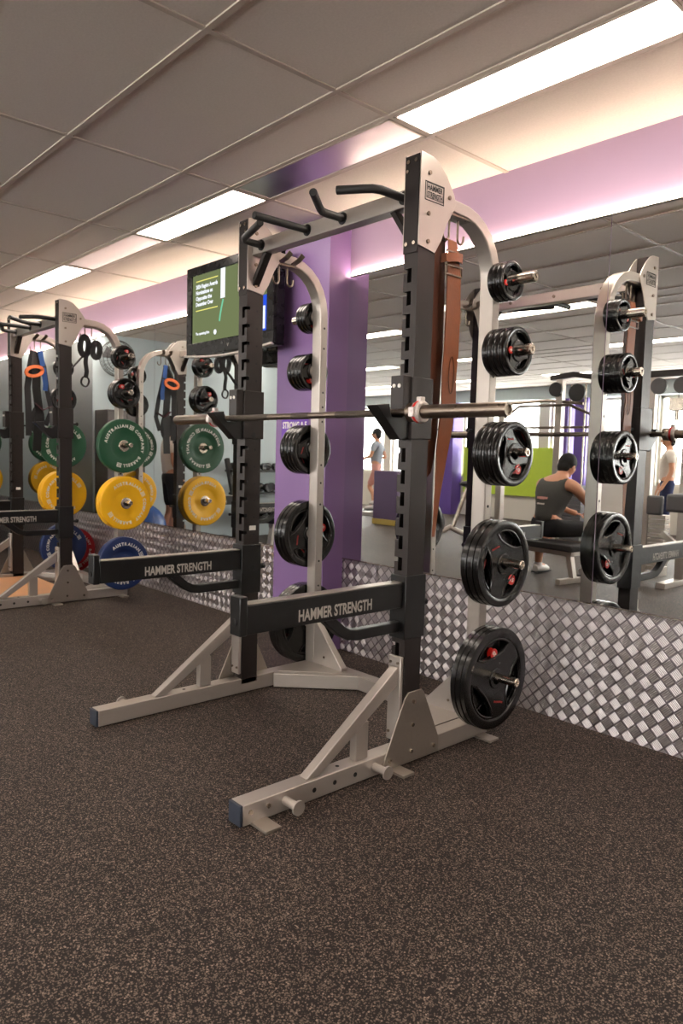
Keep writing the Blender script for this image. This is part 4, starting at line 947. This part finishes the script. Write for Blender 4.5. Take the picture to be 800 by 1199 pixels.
def bike(x, y, ang):
    r = empty('exercise_bike', (x, y, 0), 'grey exercise bike beside the purple pier, seen in the mirror', 'exercise bike'); f_ = Vector((math.cos(ang), math.sin(ang), 0)); s_ = Vector((-f_.y, f_.x, 0)); O = Vector((x, y, 0)); z = lambda h: Vector((0, 0, h))
    for a in (-.45, .5): MB().tube([O + f_ * a - s_ * .26 + z(.04), O + f_ * a + s_ * .26 + z(.04)], .035, 12).build('foot', 'silver', r)
    MB().tube([O - f_ * .45 + z(.06), O + f_ * .05 + z(.30), O + f_ * .5 + z(.06)], .04, 12, tuple(s_)).build('frame', 'silver', r)
    MB().tube([O + f_ * .02 + z(.28), O - f_ * .18 + z(.86)], .03, 12, tuple(s_)).build('seat_post', 'chrome', r)
    MB().ell(O - f_ * .20 + z(.90), (.15, .12, .045), 16, 8).build('saddle', 'pad', r)
    MB().tube([O + f_ * .35 + z(.25), O + f_ * .42 + z(1.05)], .032, 12, tuple(s_)).build('handle_post', 'silver', r)
    MB().tube([O + f_ * .25 - s_ * .22 + z(1.14), O + f_ * .40 - s_ * .18 + z(1.10), O + f_ * .42 + z(1.06), O + f_ * .40 + s_ * .18 + z(1.10), O + f_ * .25 + s_ * .22 + z(1.14)], .018, 10).build('handlebar', 'black', r)
    c = O + f_ * .36 + z(.36); MB().cyl(c - s_ * .03, c + s_ * .03, .23, n=40).build('flywheel', 'greypad', r, .008)
    MB().beam(O + f_ * .44 + z(1.12), O + f_ * .50 + z(1.30), .24, .03, up=tuple(f_)).build('console', 'black', r, .005)
    return r
bike(-6.35, -4.75, 2.2)
def multi(x, y):
    # tall silver cable station with chin-up bars
    r = empty('cable_station', (x, y, 0), 'tall silver cable station with chin-up bars behind the seated person, seen in the mirror', 'cable machine')
    for a, h in ((-.95, 2.05), (0, 2.38), (.55, 2.38)):
        MB().box(x + a - .05, x + a + .05, y - .05, y + .05, .08, h).build('post', 'silver', r, .006)
        MB().box(x + a - .05, x + a + .05, y - .55, y + .45, 0, .08).build('foot', 'silver', r, .004)
    MB().box(x - .98, x + .6, y - .12, y - .05, .08, .16).build('lower_rail', 'silver', r, .004)
    MB().tube([(x - 1.15, y, 2.06), (x - .2, y, 2.10), (x + .35, y, 2.04)], .022, 10, (0, 1, 0)).build('chin_up_bar', 'bar', r)
    MB().tube([(x - .95, y, 1.86), (x - .6, y + .1, 2.02), (x + .2, y + .1, 2.02), (x + .5, y, 1.88)], .02, 10, (0, 1, 0)).build('bent_bar', 'bar', r)
    MB().tube([(x - .95, y - .05, 1.72), (x + .5, y - .05, 1.72)], .018, 10).build('cross_bar', 'bar', r)
    MB().rectpath([(x - .15, y, 2.41), (x + .2, y, 2.44), (x + .75, y, 2.34)], .1, .07, (0, 1, 0)).build('top_arm', 'charcoal', r, .006)
    MB().cyl((x - .03, y + .06, 2.24), (x - .03, y + .10, 2.24), .10, n=28).cyl((x + .3, y + .06, 2.18), (x + .3, y + .10, 2.18), .12, n=28).build('pulley', 'black', r, .004)
    for k in range(2):
        MB().cyl((x + .15 + .22 * k, y - .02, .15), (x + .15 + .22 * k, y - .02, 2.3), .012, n=10).build('guide_rod', 'chrome', r)
    st = MB()
    for k in range(14): MB().box(x + .10, x + .42, y - .08, y + .05, .16 + .055 * k, .208 + .055 * k).build('stack_plate', 'greypad', r, .003)
    MB().cyl((x - .95, y + .07, 1.3), (x - .95, y + .13, 1.3), .13, n=30).build('hung_plate', 'rubber', r, .005)
    return r
multi(-5.55, -6.0)
def crossover(x, y):
    r = empty('functional_trainer', (x, y, 0), 'silver cable crossover with two pulleys and padded seats, in the mirror', 'cable machine')
    for a in (-.12, .28, .95):
        MB().box(x + a - .045, x + a + .045, y - .04, y + .04, .06, 2.16).build('post', 'silver', r, .006)
    MB().box(x - .25, x + 1.1, y - .05, y + .05, 2.16, 2.23).build('top_beam', 'charcoal', r, .006)
    for a in (-.12, .28, .95): MB().box(x + a - .05, x + a + .05, y - .5, y + .45, 0, .06).build('foot', 'silver', r, .004)
    for a in (-.02, .22):
        MB().cyl((x + a, y + .06, 2.06), (x + a, y + .10, 2.06), .085, n=28).build('pulley', 'greypad', r, .004)
    MB().box(x + .12, x + .26, y + .04, y + .14, 1.80, 1.93).cyl((x + .19, y + .1, 1.70), (x + .19, y + .1, 1.80), .02).build('carriage', 'chrome', r, .004)
    MB().cyl((x + .19, y + .08, 1.93), (x + .19, y + .08, 2.02), .004, n=6).build('cable', 'dark', r)
    MB().tube([(x + .40, y + .12, 1.85), (x + .52, y + .12, 1.85)], .035, 12).build('grip', 'grip', r)
    for k in range(12): MB().box(x - .06, x + .12, y - .06, y + .06, .12 + .05 * k, .162 + .05 * k).build('stack_plate', 'brushed', r, .003)
    MB().box(x - .02, x + .14, y + .14, y + .22, .72, .92).build('back_pad', 'greypad', r, .02)
    MB().box(x + .30, x + .75, y + .10, y + .50, .78, .96).build('seat_pad', 'greypad', r, .03)
    MB().rectpath([(x + .5, y + .3, .78), (x + .35, y + .3, .4), (x + .1, y + .3, .10)], .05, .06, (0, 1, 0)).build('seat_strut', 'silver', r, .004)
    MB().rectpath([(x + .2, y + .3, .55), (x + .6, y + .3, .25), (x + .75, y + .3, .0)], .05, .06, (0, 1, 0)).build('front_strut', 'silver', r, .004)
    return r
crossover(-3.45, -4.55)
# dumbbell rack against the pale blue wall
r = empty('dumbbell_rack', (-8.75, -3.4, 0), 'black dumbbell rack against the pale blue wall, seen in the mirror', 'rack')
for y in (-4.15, -2.65): MB().rectpath([(-8.55, y, 0.0), (-8.58, y, .45), (-8.82, y, 1.16)], .06, .06, (0, 1, 0)).build('side_frame', 'black', r, .004); MB().box(-8.96, -8.5, y - .04, y + .04, 0, .05).build('foot', 'black', r, .004)
for k, (x, z) in enumerate(((-8.60, .35), (-8.70, .68), (-8.80, 1.0))):
    MB().box(x - .07, x + .13, -4.15, -2.65, z - .03, z).build('shelf', 'black', r, .004)
db = None
for k, (x, z, rr) in enumerate(((-8.57, .35, .075), (-8.67, .68, .065), (-8.77, 1.0, .052))):
    for i in range(7):
        y = -4.02 + .205 * i; key = ('db', k)
        def mk(rr=rr):
            d = empty('dumbbell', (0, 0, 0)); MB().cyl((-.065, 0, 0), (.065, 0, 0), .016, n=12).build('handle', 'chrome', d)
            for sg in (1, -1): MB().cyl((sg * .062, 0, 0), (sg * .125, 0, 0), rr, n=14).build('head', 'rubber', d, .006)
            return d
        place(key, mk, Vector((x, y, z + rr + .001)), 0, 'black dumbbell on the %s shelf against the pale blue wall, seen in the mirror' % ('lowest', 'middle', 'top')[k], 'dumbbell', 'dumbbells on the %s shelf' % ('lowest', 'middle', 'top')[k])
bench('black bench in front of the dumbbell rack, seen in the mirror', (-7.7, -3.0), (.3, 1), 1.2, .43)
# plate tree in the alcove
r = empty('plate_tree', (-9.75, -.40, 0), 'silver plate tree in the alcove past the farther rack, seen in the mirror', 'plate tree')
MB().box(-9.79, -9.73, -.43, -.37, .05, 1.5).build('post', 'silver', r, .004); MB().box(-9.95, -9.40, -.45, -.35, 0, .05).box(-9.82, -9.70, -.62, -.18, 0, .05).build('base', 'silver', r, .004)
for z in (.85, 1.30): MB().cyl((-9.73, -.40, z), (-9.45, -.40, z), .02).build('peg', 'chrome', r)
o = copy_tree(protos[('yellow', 0)], Vector((-9.64, -.40, .845))); tag(o, 'inner yellow bumper plate on the plate tree, seen in the mirror', 'bumper plate', 'plates on the plate tree'); o.rotation_euler = (1, 0, 0)
o = copy_tree(protos[('yellow', 0)], Vector((-9.585, -.40, .845))); tag(o, 'outer yellow bumper plate on the plate tree, seen in the mirror', 'bumper plate', 'plates on the plate tree'); o.rotation_euler = (2, 0, 0)
o = copy_tree(protos[('green', 0)], Vector((-9.62, -.40, 1.295))); tag(o, 'green bumper plate on the plate tree, seen in the mirror', 'bumper plate', 'plates on the plate tree'); o.rotation_euler = (0, 0, 0)

protos[('redbumper', 0)] = bumper('redbumper', .078); index_kids(None)
o = protos[('redbumper', 0)]; o.location = (-7.22, -.232, .2255); o.rotation_euler = (.6, 0, .12); tag(o, 'red bumper plate standing on the floor against the wall by the farther rack', 'bumper plate')

r = empty('storage_locker', (-8.8, -1.02, 0), 'grey storage locker against the pale blue wall, seen in the mirror', 'locker')
MB().box(-8.98, -8.62, -1.28, -.77, .04, 1.74).build('cabinet', P('grey locker paint', (104, 102, 102), .5), r, .006)
for y in (-1.27, -1.015): MB().box(-8.618, -8.60, y, y + .245, .07, 1.71).build('door', P('grey locker door', (118, 116, 116), .45), r, .004)
MB().box(-8.60, -8.596, -1.22, -.86, 1.42, 1.58).build('notice', 'white', r)
MB().box(-8.96, -8.64, -1.25, -.80, 0, .04).build('plinth', 'black', r)
r = empty('exercise_ball', (-8.2, -1.02, .3), 'blue exercise ball on the floor before the grey locker, seen in the mirror', 'exercise ball')
mb = MB().lathe([(.300 * math.sin(PI * i / 28) + .0025 * (i % 2), -.300 * math.cos(PI * i / 28)) for i in range(29)], (-8.2, -1.02, .3), 'z', 36); mb.build('ball', P('blue vinyl', (46, 84, 150), .35), r)
MB().cyl((-8.2, -1.02, .598), (-8.2, -1.02, .603), .012).build('valve', 'black', r)
